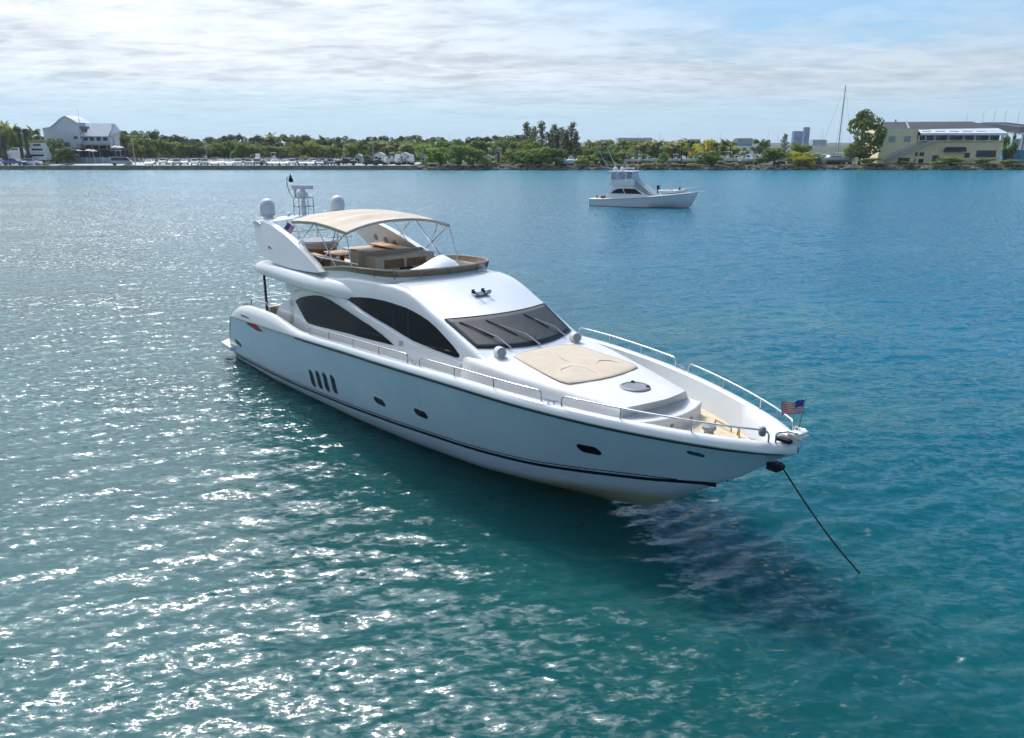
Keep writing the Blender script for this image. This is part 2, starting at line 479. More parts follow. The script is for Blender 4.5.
LM = {
    'dark': leafmat('foliage_dark', (0.044, 0.072, 0.027), (0.091, 0.145, 0.040), (0.165, 0.223, 0.063)),
    'olive': leafmat('foliage_olive', (0.079, 0.115, 0.030), (0.199, 0.254, 0.055), (0.333, 0.362, 0.084)),
    'green': leafmat('foliage_green', (0.053, 0.109, 0.027), (0.133, 0.238, 0.040), (0.280, 0.374, 0.067)),
    'lime': leafmat('foliage_yellow', (0.133, 0.170, 0.027), (0.372, 0.386, 0.044), (0.692, 0.581, 0.064)),
    'pine': leafmat('foliage_grey', (0.048, 0.067, 0.030), (0.107, 0.136, 0.055), (0.213, 0.238, 0.102)),
    'palm': leafmat('foliage_palm', (0.058, 0.088, 0.027), (0.160, 0.193, 0.048), (0.347, 0.302, 0.084)),
}
M['bark'] = mat('bark', (0.10, 0.075, 0.055), 0.9, var=0.35, vscale=2)


def leaves(rng, centres, n, size, flat=0.5):
    """n leaf clumps (quads) spread round each of the given (centre, radius) blobs"""
    V = []; per = max(1, n // len(centres))
    for c, rad in centres:
        d = rng.normal(0, 1, (per, 3)); d /= np.linalg.norm(d, axis=1)[:, None]
        p = np.array(c) + d * (rad * rng.uniform(0.45, 1.05, (per, 1)) ** 0.6) * np.array([1, 1, 0.8])
        nrm = d * 0.6 + rng.normal(0, 0.6, (per, 3)) + np.array([0, 0, flat]); nrm /= np.linalg.norm(nrm, axis=1)[:, None]
        t = np.cross(nrm, rng.normal(0, 1, (per, 3))); t /= np.linalg.norm(t, axis=1)[:, None]
        bt = np.cross(nrm, t)
        s = size * rng.uniform(0.5, 1.25, (per, 1))
        V.append(np.stack([p - t * s - bt * s * .6, p + t * s * .8 - bt * s * .7, p + t * s + bt * s * .6, p - t * s * .7 + bt * s * .7], 1))
    V = np.concatenate(V).reshape(-1, 3)
    F = np.arange(len(V)).reshape(-1, 4)
    return V, F


def mesh_from(name, V, F, m):
    me = bpy.data.meshes.new(name)
    me.from_pydata([tuple(p) for p in V], [], [tuple(int(i) for i in f) for f in F]); me.materials.append(m); me.update()
    return me


def broad_tree(seed, m, kind='tree'):
    """unit tree: about 1 high, crown 1 wide; kind 'bush' reaches the ground"""
    rng = np.random.default_rng(seed); rr = random.Random(seed)
    cs = []
    nb = 26
    for i in range(nb):
        t = rng.uniform(0, 2 * math.pi); q = rng.uniform(0.0, 1.0) ** 0.5
        if kind == 'bush':
            z = rng.uniform(0.08, 0.92); prof = (1 - (z * 0.95) ** 2.4) ** 0.5
        elif kind == 'ficus':
            z = rng.uniform(0.20, 0.94); prof = max(0.12, 1 - ((z - 0.60) / 0.46) ** 2) ** 0.5
        else:
            z = rng.uniform(0.22, 0.93); prof = max(0.1, 1 - ((z - 0.50) / 0.52) ** 2) ** 0.5
        w = 0.5 * prof * q
        cs.append(((w * math.cos(t), w * math.sin(t), z), rng.uniform(0.10, 0.19)))
    V, F = leaves(rng, cs, 3200, 0.03)
    crown = mesh_from('crown', V, F, m)
    b = MB()
    b.tube([(0, 0, -0.06), (0.01, 0.0, 0.16), (rr.uniform(-.03, .03), 0.02, 0.40), (rr.uniform(-.04, .04), 0.01, 0.72)], [0.036, 0.028, 0.02, 0.006], 7)
    for c, rad in cs[:9]:
        z0 = rr.uniform(0.14, 0.42)
        b.tube([(0, 0, z0), (c[0] * 0.5, c[1] * 0.5, (z0 + c[2]) / 2 + 0.02), c], [0.016, 0.010, 0.004], 5)
    return b.mesh('trunk', M['bark'], 60), crown


def pine_tree(seed, m):
    rng = np.random.default_rng(seed); rr = random.Random(seed)
    cs = []; b = MB()
    b.tube([(0, 0, -0.04), (0.01, 0, 0.4), (rr.uniform(-.03, .03), 0.01, 0.95)], [0.022, 0.014, 0.003], 6)
    for i in range(30):
        z = 0.22 + 0.76 * (i / 29) ** 0.9; t = rng.uniform(0, 6.28)
        L = (0.21 * (1 - z) + 0.045) * rng.uniform(0.6, 1.3)
        e = (L * math.cos(t), L * math.sin(t), z + 0.05)
        b.tube([(0, 0, z - 0.04), e], [0.007, 0.002], 4)
        cs.append((e, rng.uniform(0.035, 0.065))); cs.append(((e[0] * .5, e[1] * .5, z), 0.05))
    V, F = leaves(rng, cs, 1500, 0.014, 0.2)
    return b.mesh('trunk', M['bark'], 60), mesh_from('crown', V, F, m)


def palm_tree(seed, m):
    rr = random.Random(seed); b = MB()
    lx, ly = rr.uniform(-.06, .06), rr.uniform(-.06, .06)
    b.tube([(0, 0, -0.04), (lx * .3, ly * .3, 0.3), (lx, ly, 0.78)], [0.024, 0.017, 0.013], 7)
    V, F = [], []
    for i in range(17):
        t = i * 2.399 + rr.uniform(-.2, .2); el = rr.uniform(-0.3, 1.2)
        L = rr.uniform(0.20, 0.27); p = Vector((lx, ly, 0.78)); d = Vector((math.cos(t) * math.cos(el), math.sin(t) * math.cos(el), math.sin(el)))
        side = Vector((-math.sin(t), math.cos(t), 0))
        for k in range(7):
            q = p + d * (L / 7); d = (d + Vector((0, 0, -0.17))).normalized()
            w = 0.052 * math.sin(math.pi * min(1, (k + 0.8) / 7.2)) + 0.006
            for sgn in (-1, 1):
                o = len(V)
                V += [p, q, q + side * sgn * w + Vector((0, 0, -w * 0.7)) + d * 0.012, p + side * sgn * w * 0.9 + Vector((0, 0, -w * 0.7))]
                F.append((o, o + 1, o + 2, o + 3))
            p = q
    return b.mesh('trunk', M['bark'], 60), mesh_from('crown', V, F, m)


PROTO = {}
for key, mk in (('dark', 'dark'), ('olive', 'olive'), ('green', 'green'), ('lime', 'lime')):
    PROTO[key] = [broad_tree(10 + i + 7 * len(PROTO), LM[mk]) for i in range(3)]
    PROTO[key + '_bush'] = [broad_tree(40 + i + 7 * len(PROTO), LM[mk], 'bush') for i in range(2)]
PROTO['ficus'] = [broad_tree(93, LM['olive'], 'ficus')]
PROTO['pine'] = [pine_tree(60 + i, LM['pine']) for i in range(3)]
PROTO['palm'] = [palm_tree(70 + i, LM['palm']) for i in range(3)]
trng = random.Random(3)


def tree(name, label, cat, kind, x, y, h, w, group=None, z=None):
    root = thing(name, label, cat, (x, y, LZ if z is None else z), trng.uniform(0, 6.28), group)
    tm, cm = trng.choice(PROTO[kind])
    for nm, me in (('trunk', tm), ('crown', cm)):
        o = bpy.data.objects.new(nm, me); COL.objects.link(o); o.parent = root
    root.scale = (w, w, h)
    return root


def tree_px(name, label, cat, kind, px, ytop, Y, wpx, group=None, ybase=None):
    top = at(px, ytop, Y).z; z = LZ if ybase is None else at(px, ybase, Y).z
    return tree(name, label, cat, kind, xw(px, Y), Y, top - z, wpx * mpp(Y), group, z)


def prof(xs, x): return float(np.interp(x, [p[0] for p in xs], [p[1] for p in xs]))


# dark back row of the wood behind the car park, top outline as in the photo
TOPB = [(-40, 124), (0, 122), (22, 124), (30, 133), (60, 134), (115, 133), (125, 129), (135, 130), (160, 134), (180, 137), (205, 138), (240, 135), (262, 138), (285, 136), (330, 138), (380, 137), (415, 136), (440, 137), (475, 136), (500, 137), (520, 134), (560, 138), (600, 139)]
x = -45.0
while x < 520:
    Y = trng.uniform(372, 410); w = trng.uniform(15, 24)
    tree_px('broadleaf_tree', 'dark green tree in the wood behind the car park', 'tree', trng.choice(['dark', 'dark_bush']), x, prof(TOPB, x) + trng.uniform(-2.0, 2.5), Y, w, 'dark trees of the back wood')
    x += w * trng.uniform(0.42, 0.66)
x = -45.0
while x < 430:
    if not 40 < x < 116:
        Y = trng.uniform(325, 350); w = trng.uniform(14, 25)
        tree_px('mangrove_tree', 'olive green mangrove in the hedge of trees behind the parked cars', 'tree', trng.choice(['olive_bush', 'olive_bush', 'green_bush']), x, prof(TOPB, x) + trng.uniform(3.0, 8.5), Y, w, 'olive mangroves behind the car park')
        x += w * trng.uniform(0.38, 0.6)
    else:
        x += 6
# mangrove mass on the point
for px, yt, w, Y in [(424, 143, 30, 285), (445, 140, 34, 290), (440, 148, 30, 268), (458, 146, 36, 266), (473, 150, 30, 265), (478, 138, 30, 300), (500, 139, 30, 305), (523, 139, 30, 300), (523, 150, 28, 266), (540, 147, 34, 266), (556, 149, 30, 266), (512, 148, 24, 276), (532, 140, 34, 280), (410, 142, 26, 318)]:
    tree_px('mangrove_bush', 'green mangrove standing low over the water on the point', 'mangrove', trng.choice(['green_bush', 'olive_bush', 'green_bush']), px, yt, Y, w, 'mangroves on the point')
for px, yt, w, Y in [(487, 161, 22, 265), (430, 164, 14, 266), (497, 163, 10, 265)]:
    tree_px('shore_shrub', 'small pale green shrub at the foot of the mangroves', 'shrub', 'olive_bush', px, yt, Y, w, 'small shrubs under the mangroves')
for px, yt, w in [(527, 124, 30), (542, 123, 32), (533, 128, 28), (552, 130, 28), (556, 126, 30), (563, 129, 26), (571, 124, 30), (549, 134, 26), (576, 132, 22), (567, 132, 30), (558, 136, 30)]:
    tree_px('casuarina_tree', 'tall wispy grey green casuarina rising from the middle of the far shore', 'tree', 'pine', px, yt, trng.uniform(283, 292), w * 1.5, 'casuarinas on the far shore')
# mixed trees, middle right
TOPC = [(575, 142), (600, 141), (640, 140), (680, 139), (720, 139), (745, 146), (780, 150), (840, 150), (870, 150)]
x = 575.0
while x < 745:
    w = trng.uniform(14, 22)
    tree_px('broadleaf_tree', 'bushy green tree behind the boatyard', 'tree', trng.choice(['green', 'olive', 'green', 'lime']), x, prof(TOPC, x) + trng.uniform(-1, 4), trng.uniform(315, 360), w, 'bushy trees behind the boatyard')
    x += w * trng.uniform(0.4, 0.62)
for px, yt in [(588, 138), (601, 137), (623, 138), (658, 138), (666, 138), (682, 138), (692, 136), (703, 140), (730, 138), (672, 140), (636, 140), (645, 139), (676, 141), (715, 139), (724, 138), (376, 138), (383, 141), (391, 140), (407, 142)]:
    tree_px('palm_tree', 'slender palm with a ragged crown above the shore trees', 'palm', 'palm', px, yt, trng.uniform(296, 325), 40, 'palms along the far shore')
for px, yt in [(272, 131), (282, 133), (8, 119), (16, 122), (36, 124), (300, 134), (303, 133), (323, 134)]:
    tree_px('palm_tree', 'dark palm standing above the wood by the car park', 'palm', 'palm', px, yt, trng.uniform(380, 395), 34, 'dark palms above the wood')
for px, yt, w, Y, k in [(604, 152, 34, 268, 'green_bush'), (588, 154, 24, 268, 'olive_bush'), (622, 149, 26, 290, 'olive'), (664, 152, 15, 268, 'green_bush'), (635, 150, 30, 290, 'green'), (597, 147, 26, 285, 'green')]:
    tree_px('shore_bush', 'rounded bush on the bank beyond the white fishing boat', 'bush', k, px, yt, Y, w, 'bushes beyond the fishing boat')
for px, yt, w, Y, k in [(655, 163, 26, 265.5, 'olive_bush'), (690, 164, 30, 265.5, 'olive_bush'), (640, 164, 20, 265.5, 'lime_bush'), (674, 164, 22, 265.5, 'green_bush'), (580, 164, 20, 265.5, 'green_bush'), (735, 163, 24, 266, 'olive_bush'), (838, 165, 16, 265.5, 'green_bush')]:
    tree_px('bank_scrub', 'low patch of scrub growing on the rocks of the bank', 'scrub', k, px, yt, Y, w, 'low scrub on the bank')
for px, yt, w, Y, k, lb in [
    (704, 140, 26, 300, 'lime', 'bright yellow green tree standing tall above the boatyard'),
    (712, 152, 32, 266, 'green_bush', 'dark green bush overhanging the water before the yellow green tree'),
    (775, 149, 32, 267, 'green_bush', 'dark bush overhanging the bank in front of the bare brown palms'),
    (801, 143, 24, 275, 'olive_bush', 'olive bush rising behind the yellow bush'),
    (800, 152, 32, 266, 'lime_bush', 'yellow green bush on the bank before the sailing yacht'),
    (815, 154, 24, 267, 'green_bush', 'green bush beside the yellow bush at the bank'),
    (760, 138, 16, 420, 'dark', 'small dark round tree far beyond the boatyard'),
    (784, 135, 22, 330, 'pine', 'brownish ragged tree behind the boatyard sheds'),
    (860.5, 112.5, 37, 276, 'ficus', 'large round fig tree at the corner of the yellow building'),
    (874, 158, 26, 264.2, 'olive_bush', 'low hedge at the foot of the fig tree'),
    (908, 160.5, 20, 264.2, 'olive_bush', 'flat low hedge below the outside stair'),
    (952, 157, 32, 264.2, 'green_bush', 'wide green hedge before the yellow wall'),
    (989, 158.5, 24, 264.2, 'olive_bush', 'hedge below the dark ground floor windows'),
    (1008, 134, 12, 300, 'green', 'small green tree between yellow building and bridge'),
    (1015, 159.5, 24, 264.2, 'olive_bush', 'small shrub before the blue wall'),
    (43, 163, 9, 264.5, 'olive_bush', 'brown weedy tuft on the seawall near the boat lift'),
    (64, 163.5, 13, 264.5, 'olive_bush', 'wider weedy tuft on the seawall below the white house'),
    (127, 164, 11, 264.5, 'olive_bush', 'weedy tuft on the seawall below the light mast'),
    (55, 139, 24, 290, 'green', 'green tree before the tall white gable'),
    (40, 140, 22, 292, 'green', 'green tree behind the boats under the gable'),
    (66, 146, 18, 286, 'dark', 'dark bushy tree under the gable terrace'),
]:
    tree_px('shore_tree' if '_bush' not in k else 'shore_bush', lb, 'tree' if '_bush' not in k else 'bush', k, px, yt, Y, w * (1.15 if '_bush' not in k else 1))

# ------------------------------------------------------------------ buildings
M['whitewall'] = mat('white_wall', (0.62, 0.63, 0.66), 0.7, var=0.06, vscale=0.3)
M['whiteroof'] = mat('pale_metal_roof', (0.55, 0.56, 0.60), 0.5, var=0.05, vscale=0.5)
M['pane'] = mat('window_pane', (0.02, 0.025, 0.035), 0.08, rv=0)
M['paneblue'] = mat('curtained_pane', (0.28, 0.33, 0.36), 0.2, rv=0)
M['cream'] = mat('pale_yellow_wall', (0.88, 0.72, 0.44), 0.8, var=0.08, vscale=0.4)
M['greyroof'] = mat('slate_roof', (0.075, 0.075, 0.085), 0.8, var=0.15, vscale=1)
M['awning'] = mat('white_awning', (0.78, 0.78, 0.78), 0.6, var=0.03)
M['bluewall'] = mat('blue_wall', (0.06, 0.30, 0.50), 0.6, var=0.15, vscale=0.5)
M['bluefence'] = mat('pale_blue_fence', (0.25, 0.36, 0.42), 0.7, var=0.15, vscale=0.6)
M['bridge'] = mat('bridge_concrete', (0.028, 0.042, 0.060), 0.8, var=0.1, vscale=0.1)
M['pier'] = mat('bridge_pier', (0.24, 0.28, 0.32), 0.8, var=0.1, vscale=0.1)
M['city'] = mat('city_haze_blue', (0.07, 0.21, 0.44), 0.4, var=0.15, vscale=0.05)  # blue of the distant air put into the tower wall colour
M['cityhaze'] = mat('city_haze_pale', (0.36, 0.46, 0.52), 0.6, var=0.1, vscale=0.05)  # far haze mixed into the wall colour of the low blocks
M['shade'] = mat('dark_timber', (0.035, 0.035, 0.04), 0.7, var=0.3)
M['polegrey'] = mat('pole_grey', (0.42, 0.42, 0.43), 0.5)


class BF:
    """building frame: photo columns and rows at one depth, metres behind it"""
    def __init__(s, Y, px0):
        s.Y, s.px0, s.k = Y, px0, mpp(Y)
        s.o = Vector((xw(px0, Y), Y, LZ))
    def p(s, px, py, d=0.0):
        return Vector((xw(px, s.Y) - s.o.x, d, at(px, py, s.Y).z - LZ))
    def panel(s, pts, d0, d1, b=None):
        b = b or MB()
        b.prism([s.p(px, py) for px, py in pts], (0, d0, 0), (0, d1, 0))
        return b
    def rect(s, x0, x1, y0, y1): return [(x0, y1), (x1, y1), (x1, y0), (x0, y0)]


def white_house():
    f = BF(298, 80)
    r_ = thing('white_house', 'large white house with a tall curved gable behind the car park', 'house', f.o)
    gable = [(46, 161), (46, 128.6), (54, 127.4), (60, 123), (65, 118.6), (70.5, 116), (76, 119), (82, 123.2), (82, 161)]
    f.panel(gable, 0, 9).build('wall', M['whitewall'], r_)
    b = MB(); b.prism([f.p(x_, y_ - .4) for x_, y_ in gable[1:8]] + [f.p(x_, y_ + .6) for x_, y_ in reversed(gable[1:8])], (0, -.5, 0), (0, 9.5, 0)); b.build('roof', M['whiteroof'], r_)
    f.panel(f.rect(82.05, 109, 136, 161), 1.2, 9).build('wall', M['whitewall'], r_)
    b = MB(); A = [f.p(81, 136.2, 0.2), f.p(109.5, 136.2, 0.2), f.p(111.5, 123, 5), f.p(82, 123, 5), f.p(81, 136.2, 9.8), f.p(109.5, 136.2, 9.8)]
    b.add(A, [(0, 1, 2, 3), (3, 2, 5, 4), (0, 3, 4), (1, 5, 2)]); b.add([p + Vector((0, 0, -.25)) for p in A], [(0, 1, 2, 3), (3, 2, 5, 4)])
    b.build('roof', M['whiteroof'], r_)
    b = MB(); A = [f.p(109.6, 136.2, 0.6), f.p(118.5, 130.5, 3.5), f.p(111.6, 123.1, 5), f.p(109.6, 136.2, 9.4)]
    b.add(A, [(0, 1, 2), (1, 3, 2), (0, 3, 1)]); b.build('roof', M['whiteroof'], r_)
    f.panel(f.rect(109.05, 110.8, 124, 161), 4, 6).build('wall', M['whitewall'], r_)
    for x0, x1, y0, y1, d in [(75.5, 79.5, 136, 139, -.06), (83.4, 88, 136.8, 141, 1.14), (89.8, 94.2, 136.8, 141, 1.14), (96.3, 100.8, 136.8, 141, 1.14), (102.8, 107.6, 136.8, 141, 1.14)]:
        w = f.panel(f.rect(x0, x1, y0, y1), d, d + .1).build('window', M['polegrey'], r_)
        f.panel(f.rect(x0 + .25, x1 - .25, y0 + .3, y1 - .3), d - .05, d + .03).build('pane', M['pane'], w)
    b = MB(); q = f.p(80.5, 123, 2); b.tube([q, q + Vector((0, 0, 13 * f.k))], [.1, .04], 6); b.build('roof_mast', M['polegrey'], r_)
    b = MB()                                                         # weathered emblem board on the roof slope
    for pts in ([(79.5, 126), (91.5, 126.6), (91, 129), (80, 128.4)], [(82.5, 128.5), (89.5, 129), (88, 132.6), (84, 132.2)]):
        f.panel(pts, .6, .9, b)
    f.panel([(85.4, 128.2), (87.6, 128.2), (87.6, 130.4), (85.4, 130.4)], .45, .58, b)
    b.build('roof_emblem', [mat('emblem_wood', (0.20, 0.17, 0.13), 0.8, var=0.5, vscale=0.9)], r_)
    b = MB(); f.panel(f.rect(80, 111, 143.6, 144.6), -2.2, 1.1, b)
    for x_ in (81, 88, 95, 102, 110): f.panel(f.rect(x_, x_ + .5, 144.6, 160), -2.1, -1.8, b)
    b.build('veranda', M['polegrey'], r_)
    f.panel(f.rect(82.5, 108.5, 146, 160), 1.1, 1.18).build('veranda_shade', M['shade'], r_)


white_house()


def yellow_building():
    f = BF(284, 940)
    r_ = thing('restaurant_building', 'two storey pale yellow building with grey roof and white awning by the bridge', 'building', f.o)
    f.panel([(878, 163.5), (881.5, 129.2), (915.5, 129.2), (915.5, 163.5)], 0, 14).build('wall', M['cream'], r_)
    f.panel([(915.6, 163.5), (915.6, 141), (1002, 141), (1002, 163.5)], 0.8, 14).build('wall', M['cream'], r_)
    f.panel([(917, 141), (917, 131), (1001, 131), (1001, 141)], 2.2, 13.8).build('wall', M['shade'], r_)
    b = MB(); A = [f.p(884, 129.1, .4), f.p(1001.6, 130, .4), f.p(979, 121, 7), f.p(890, 121.4, 7), f.p(884, 129.1, 14.4), f.p(1001.6, 130, 14.4)]
    b.add(A, [(0, 1, 2, 3), (3, 2, 5, 4), (0, 3, 4), (1, 5, 2)]); b.build('roof', M['greyroof'], r_)
    b = MB(); b.prism([f.p(911, 121.0, 6.8), f.p(912.6, 121.0, 6.8), f.p(908, 128.9, .6), f.p(906, 128.9, .6)], (0, 0, 0.03), (0, 0, .3)); b.build('roof_ridge', M['polegrey'], r_)
    b = MB(); b.prism([f.p(915.5, 129.8, .6), f.p(995.5, 128.6, .6), f.p(1001.9, 133.6, -2.2), f.p(915.5, 133.6, -2.2)], (0, 0, 0), (0, 0, .16))
    f.panel(f.rect(915.5, 1001.9, 133.6, 135.3), -2.2, -2.1, b); b.build('awning', M['awning'], r_)
    b = MB()
    for i in range(6):
        x_ = 918 + i * 13.6; b.prism([f.p(x_, 131.6, -.6), f.p(x_ + 9, 131.6, -.6), f.p(x_ + 9.3, 132.3, -1.2), f.p(x_ - .3, 132.3, -1.2)], (0, 0, .05), (0, 0, .30))
    b.build('awning_vents', M['polegrey'], r_)
    for x_ in (917, 923.5, 932.5, 946, 961.5, 972.5, 987, 999.5):
        f.panel(f.rect(x_, x_ + 1.1, 135.4, 141), -.1, .3).build('post', M['awning'], r_)
    for x0, x1 in [(918.5, 923), (925, 932), (934, 945.5), (947.5, 961), (963, 972), (974, 986.5), (988.5, 999)]:
        w = f.panel(f.rect(x0, x1, 135.6, 140.6), 2.05, 2.18).build('window', M['polegrey'], r_)
        f.panel(f.rect(x0 + .3, x1 - .3, 136, 140.3), 1.98, 2.1).build('pane', M['pane'], w)
    f.panel(f.rect(915.6, 1002, 140.3, 141.2), -.3, .75).build('sill_band', M['cream'], r_)
    for x_ in (886.5, 901.8):
        w = f.panel(f.rect(x_, x_ + 8, 135.4, 142.6), -.12, .05).build('window', M['cream'], r_)
        f.panel(f.rect(x_ + .7, x_ + 7.3, 136.1, 142), -.2, -.05).build('pane', M['paneblue'], w)
    for x0, x1, y0, y1, d in [(977.5, 998, 150, 157.5, .65), (899, 911, 157.5, 163.3, -.1), (913.6, 919.5, 152, 156.5, .65), (920.6, 926, 152, 156.5, .65), (912.5, 918, 158.6, 163.3, .65), (920.4, 926, 158.6, 163.3, .65), (934, 941, 155, 162.5, .65), (966, 972, 152.5, 158, .65)]:
        w = f.panel(f.rect(x0, x1, y0, y1), d, d + .12).build('window', M['cream'], r_)
        f.panel(f.rect(x0 + .35, x1 - .35, y0 + .3, y1 - .3), d - .05, d + .05).build('pane', M['pane'], w)
    f.panel([(944, 151.5), (966, 151.5), (964, 147), (946.5, 147)], -.8, .7).build('door_awning', M['shade'], r_)
    b = MB(); b.prism([f.p(884.5, 160), f.p(886, 161.8), f.p(926, 143.6), f.p(926, 141)], (0, -1.6, 0), (0, -1.5, 0)); b.prism([f.p(884.5, 160), f.p(886, 161.8), f.p(926, 143.6), f.p(926, 141)], (0, -.3, 0), (0, -.2, 0))
    for i in range(18):
        t = i / 17; q = f.p(886 + 39 * t, 160.6 - 18 * t); b.box((q.x, -.9, q.z), (.75, 1.15, .07))
    b.build('stair', M['polegrey'], r_)
    b = MB()
    for d in (-1.55, -.25):
        b.tube([f.p(884.5, 156.8, d), f.p(926, 137.8, d), f.p(931, 137.8, d)], .06, 6)
        for t in np.linspace(0, 1, 7): q = f.p(884.5 + 41.5 * t, 156.8 - 19 * t, d); b.tube([q, q - Vector((0, 0, 1.2))], .04, 5)
    b.build('stair_railing', M['polegrey'], r_)
    f.panel(f.rect(925, 932, 140.9, 142.2), -1.7, .7).build('landing', M['polegrey'], r_)
    b = MB()
    for i in range(26):
        q = f.p(928 + i * 2.2, 162.8, -3); b.tube([q, q + Vector((0, 0, 1.1))], .05, 5)
    b.tube([f.p(928, 159.7, -3), f.p(985, 159.7, -3)], .05, 5); b.build('terrace_railing', M['shade'], r_)
    b = MB(); q = f.p(900, 121.2, 6); b.tube([q, q + Vector((0, 0, .7))], .25, 7); b.build('roof_vent', M['shade'], r_)


yellow_building()
f = BF(300, 1020)
r_ = thing('blue_shed', 'bright blue low shed beside the pale yellow building', 'shed', f.o)
f.panel(f.rect(1003.5, 1052, 150.2, 163.5), 0, 10).build('wall', M['bluewall'], r_)
b = MB(); b.prism([f.p(1002.5, 149.4, -.6), f.p(1053, 152.5, -.6), f.p(1053, 152.0, 11), f.p(1002.5, 148.6, 11)], (0, 0, 0), (0, 0, .25)); b.build('roof', mat('pale_blue_roof', (0.30, 0.42, 0.50), 0.5), r_)
for x_ in (1005, 1012, 1019): f.panel(f.rect(x_, x_ + 2.6, 154.5, 163), -.08, .06).build('door', mat('shed_door', (0.12, 0.14, 0.2), 0.6), r_)


def bridge():
    Y = 620; k = mpp(Y)
    r_ = thing('road_bridge', 'long high road bridge on pale piers curving away at the horizon', 'bridge', (xw(1000, Y), Y, 0))
    pts = [(955, 126.5, 760), (985, 123.6, 680), (1005, 123.6, 640), (1030, 126.5, 600), (1070, 131.5, 560), (1150, 141, 500)]
    P = [at(px, py, y_) - r_.location for px, py, y_ in pts]
    b = MB(); rings = []
    for p in P: rings.append([p + Vector((0, dy, dz)) for dy, dz in ((0, -4.4), (0, 0), (12, 0), (12, -4.4))])
    b.loft(rings, True, True); b.build('deck', M['bridge'], r_)
    b = MB(); b.loft([[p + Vector((0, dy, dz)) for dy, dz in ((-.3, 0.01), (-.3, 1.0), (.1, 1.0), (.1, 0.01))] for p in P], True, True); b.build('parapet', M['bridge'], r_)
    for i in range(16):
        t = i / 15 * (len(P) - 1); j = min(int(t), len(P) - 2); p = P[j].lerp(P[j + 1], t - j)
        b = MB(); b.box((p.x, p.y + 6, (p.z - 4.4) / 2), (1.1, 2, p.z - 4.4)); b.box((p.x, p.y + 6, p.z - 5.0), (1.4, 11, 1.2)); b.build('pier', M['pier'], r_)
    for i in range(7):
        t = .4 + i / 6 * 3.2; j = int(t); p = P[j].lerp(P[j + 1], t - j)
        b = MB(); b.tube([p + Vector((0, 1, 0)), p + Vector((0, 1, 9)), p + Vector((1.2, 1, 10))], .13, 6); b.build('lamp_post', M['polegrey'], r_)


bridge()
for (x0, x1, yt, Y, mk, lb) in [(792.5, 801.5, 131.5, 1300, 'city', 'tower block tinted haze blue on the skyline behind the sailing yacht'), (802.5, 808, 127.5, 1350, 'city', 'taller blue tower half hidden by the fig tree'), (736, 752, 138.6, 1100, 'bluewall', 'low turquoise block beyond the boatyard'), (690, 700, 139.5, 1150, 'cityhaze', 'pale low block on the horizon behind the palms'), (618, 652, 138.2, 1500, 'cityhaze', 'wide hazy grey green block on the horizon'), (600, 612, 140, 700, 'whitewall', 'white gabled hall roof among the trees'), (812, 826, 140, 1500, 'cityhaze', 'long pale block on the horizon beyond the moored boats'), (1014, 1024, 139, 1000, 'cityhaze', 'pale block seen under the bridge')]:
    f = BF(Y, (x0 + x1) / 2)
    r_ = thing('city_block', lb, 'building', f.o)
    f.panel(f.rect(x0, x1, yt, 146), 0, (x1 - x0) * f.k * .7).build('wall', M[mk], r_)
    f.panel(f.rect(x0 + .6, x1 - .6, yt - .35, yt - .02), 1, (x1 - x0) * f.k * .5).build('roof', M['greyroof'], r_)
    n = max(2, int((x1 - x0) / 2.6))
    for i in range(n):
        xx = x0 + .5 + i * (x1 - x0 - 1) / n
        f.panel(f.rect(xx + .25, xx + (x1 - x0 - 1) / n - .25, yt + .5, min(yt + 5, 144)), -.25, .2).build('window', M['paneblue'], r_)

# ------------------------------------------------------------------ fences, masts, patio
b = MB(); Yf = 300
xa, xb = xw(52, Yf), xw(120, Yf)
r_ = thing('blue_fence', 'pale blue board fence before the white house', 'fence', (xa, Yf, LZ))
b.box(((xb - xa) / 2, -8, 1.1), (xb - xa, .08, 2.0)); b.build('boards', M['bluefence'], r_)
for i in range(10):
    b = MB(); b.box((i * (xb - xa) / 9, -8.1, 1.15), (.14, .12, 2.3)); b.build('post', M['whitewall'], r_)
xa, xb = xw(118, 296), xw(370, 296)
r_ = thing('picket_fence', 'long pale fence of white posts along the back of the car park', 'fence', (xa, 296, LZ))
for i in range(64):
    b = MB(); b.box((i * (xb - xa) / 63, 0, .95), (.22, .14, 1.9)); b.build('post', M['whitewall'], r_)
for z_ in (.5, 1.1, 1.6):
    b = MB(); b.box(((xb - xa) / 2, .13, z_), (xb - xa, .06, .22)); b.build('rail', M['bluefence'], r_)


def lamp(px, yt, Y, label, arms=1, group=None, ybase=None):
    x_ = xw(px, Y); h = at(px, yt, Y).z - LZ
    r_ = thing('lamp_post', label, 'lamp post', (x_, Y, LZ), 0, group)
    b = MB(); b.tube([(0, 0, -.2), (0, 0, h)], [.14, .09] if arms else [.10, .05], 7); b.build('pole', M['polegrey'], r_)
    for s in ([-1, 1] if arms == 2 else [1] if arms else []):
        b = MB(); b.tube([(0, 0, h - .1), (s * 1.1, 0, h + .25)], .06, 5); b.box((s * 1.4, 0, h + .25), (.7, .3, .14)); b.build('lamp_head', M['domewhite'], r_)


lamp(133.5, 136, 276, 'pale lamp post by the picket fence end', 2)
lamp(206, 145.5, 285, 'slim lamp post among the white parked cars', 1)
lamp(344, 145, 282, 'slim lamp post above the dark pickup', 1)
lamp(373, 142, 305, 'slim lamp post between the hut and mangroves', 1)
for px, yt in [(511, 129), (450, 133), (638, 134), (659, 133), (720, 131), (767, 132), (777, 131), (821, 129)]:
    lamp(px, yt, 420, 'thin tall mast showing above the treetops', 0, 'thin masts above the treetops')


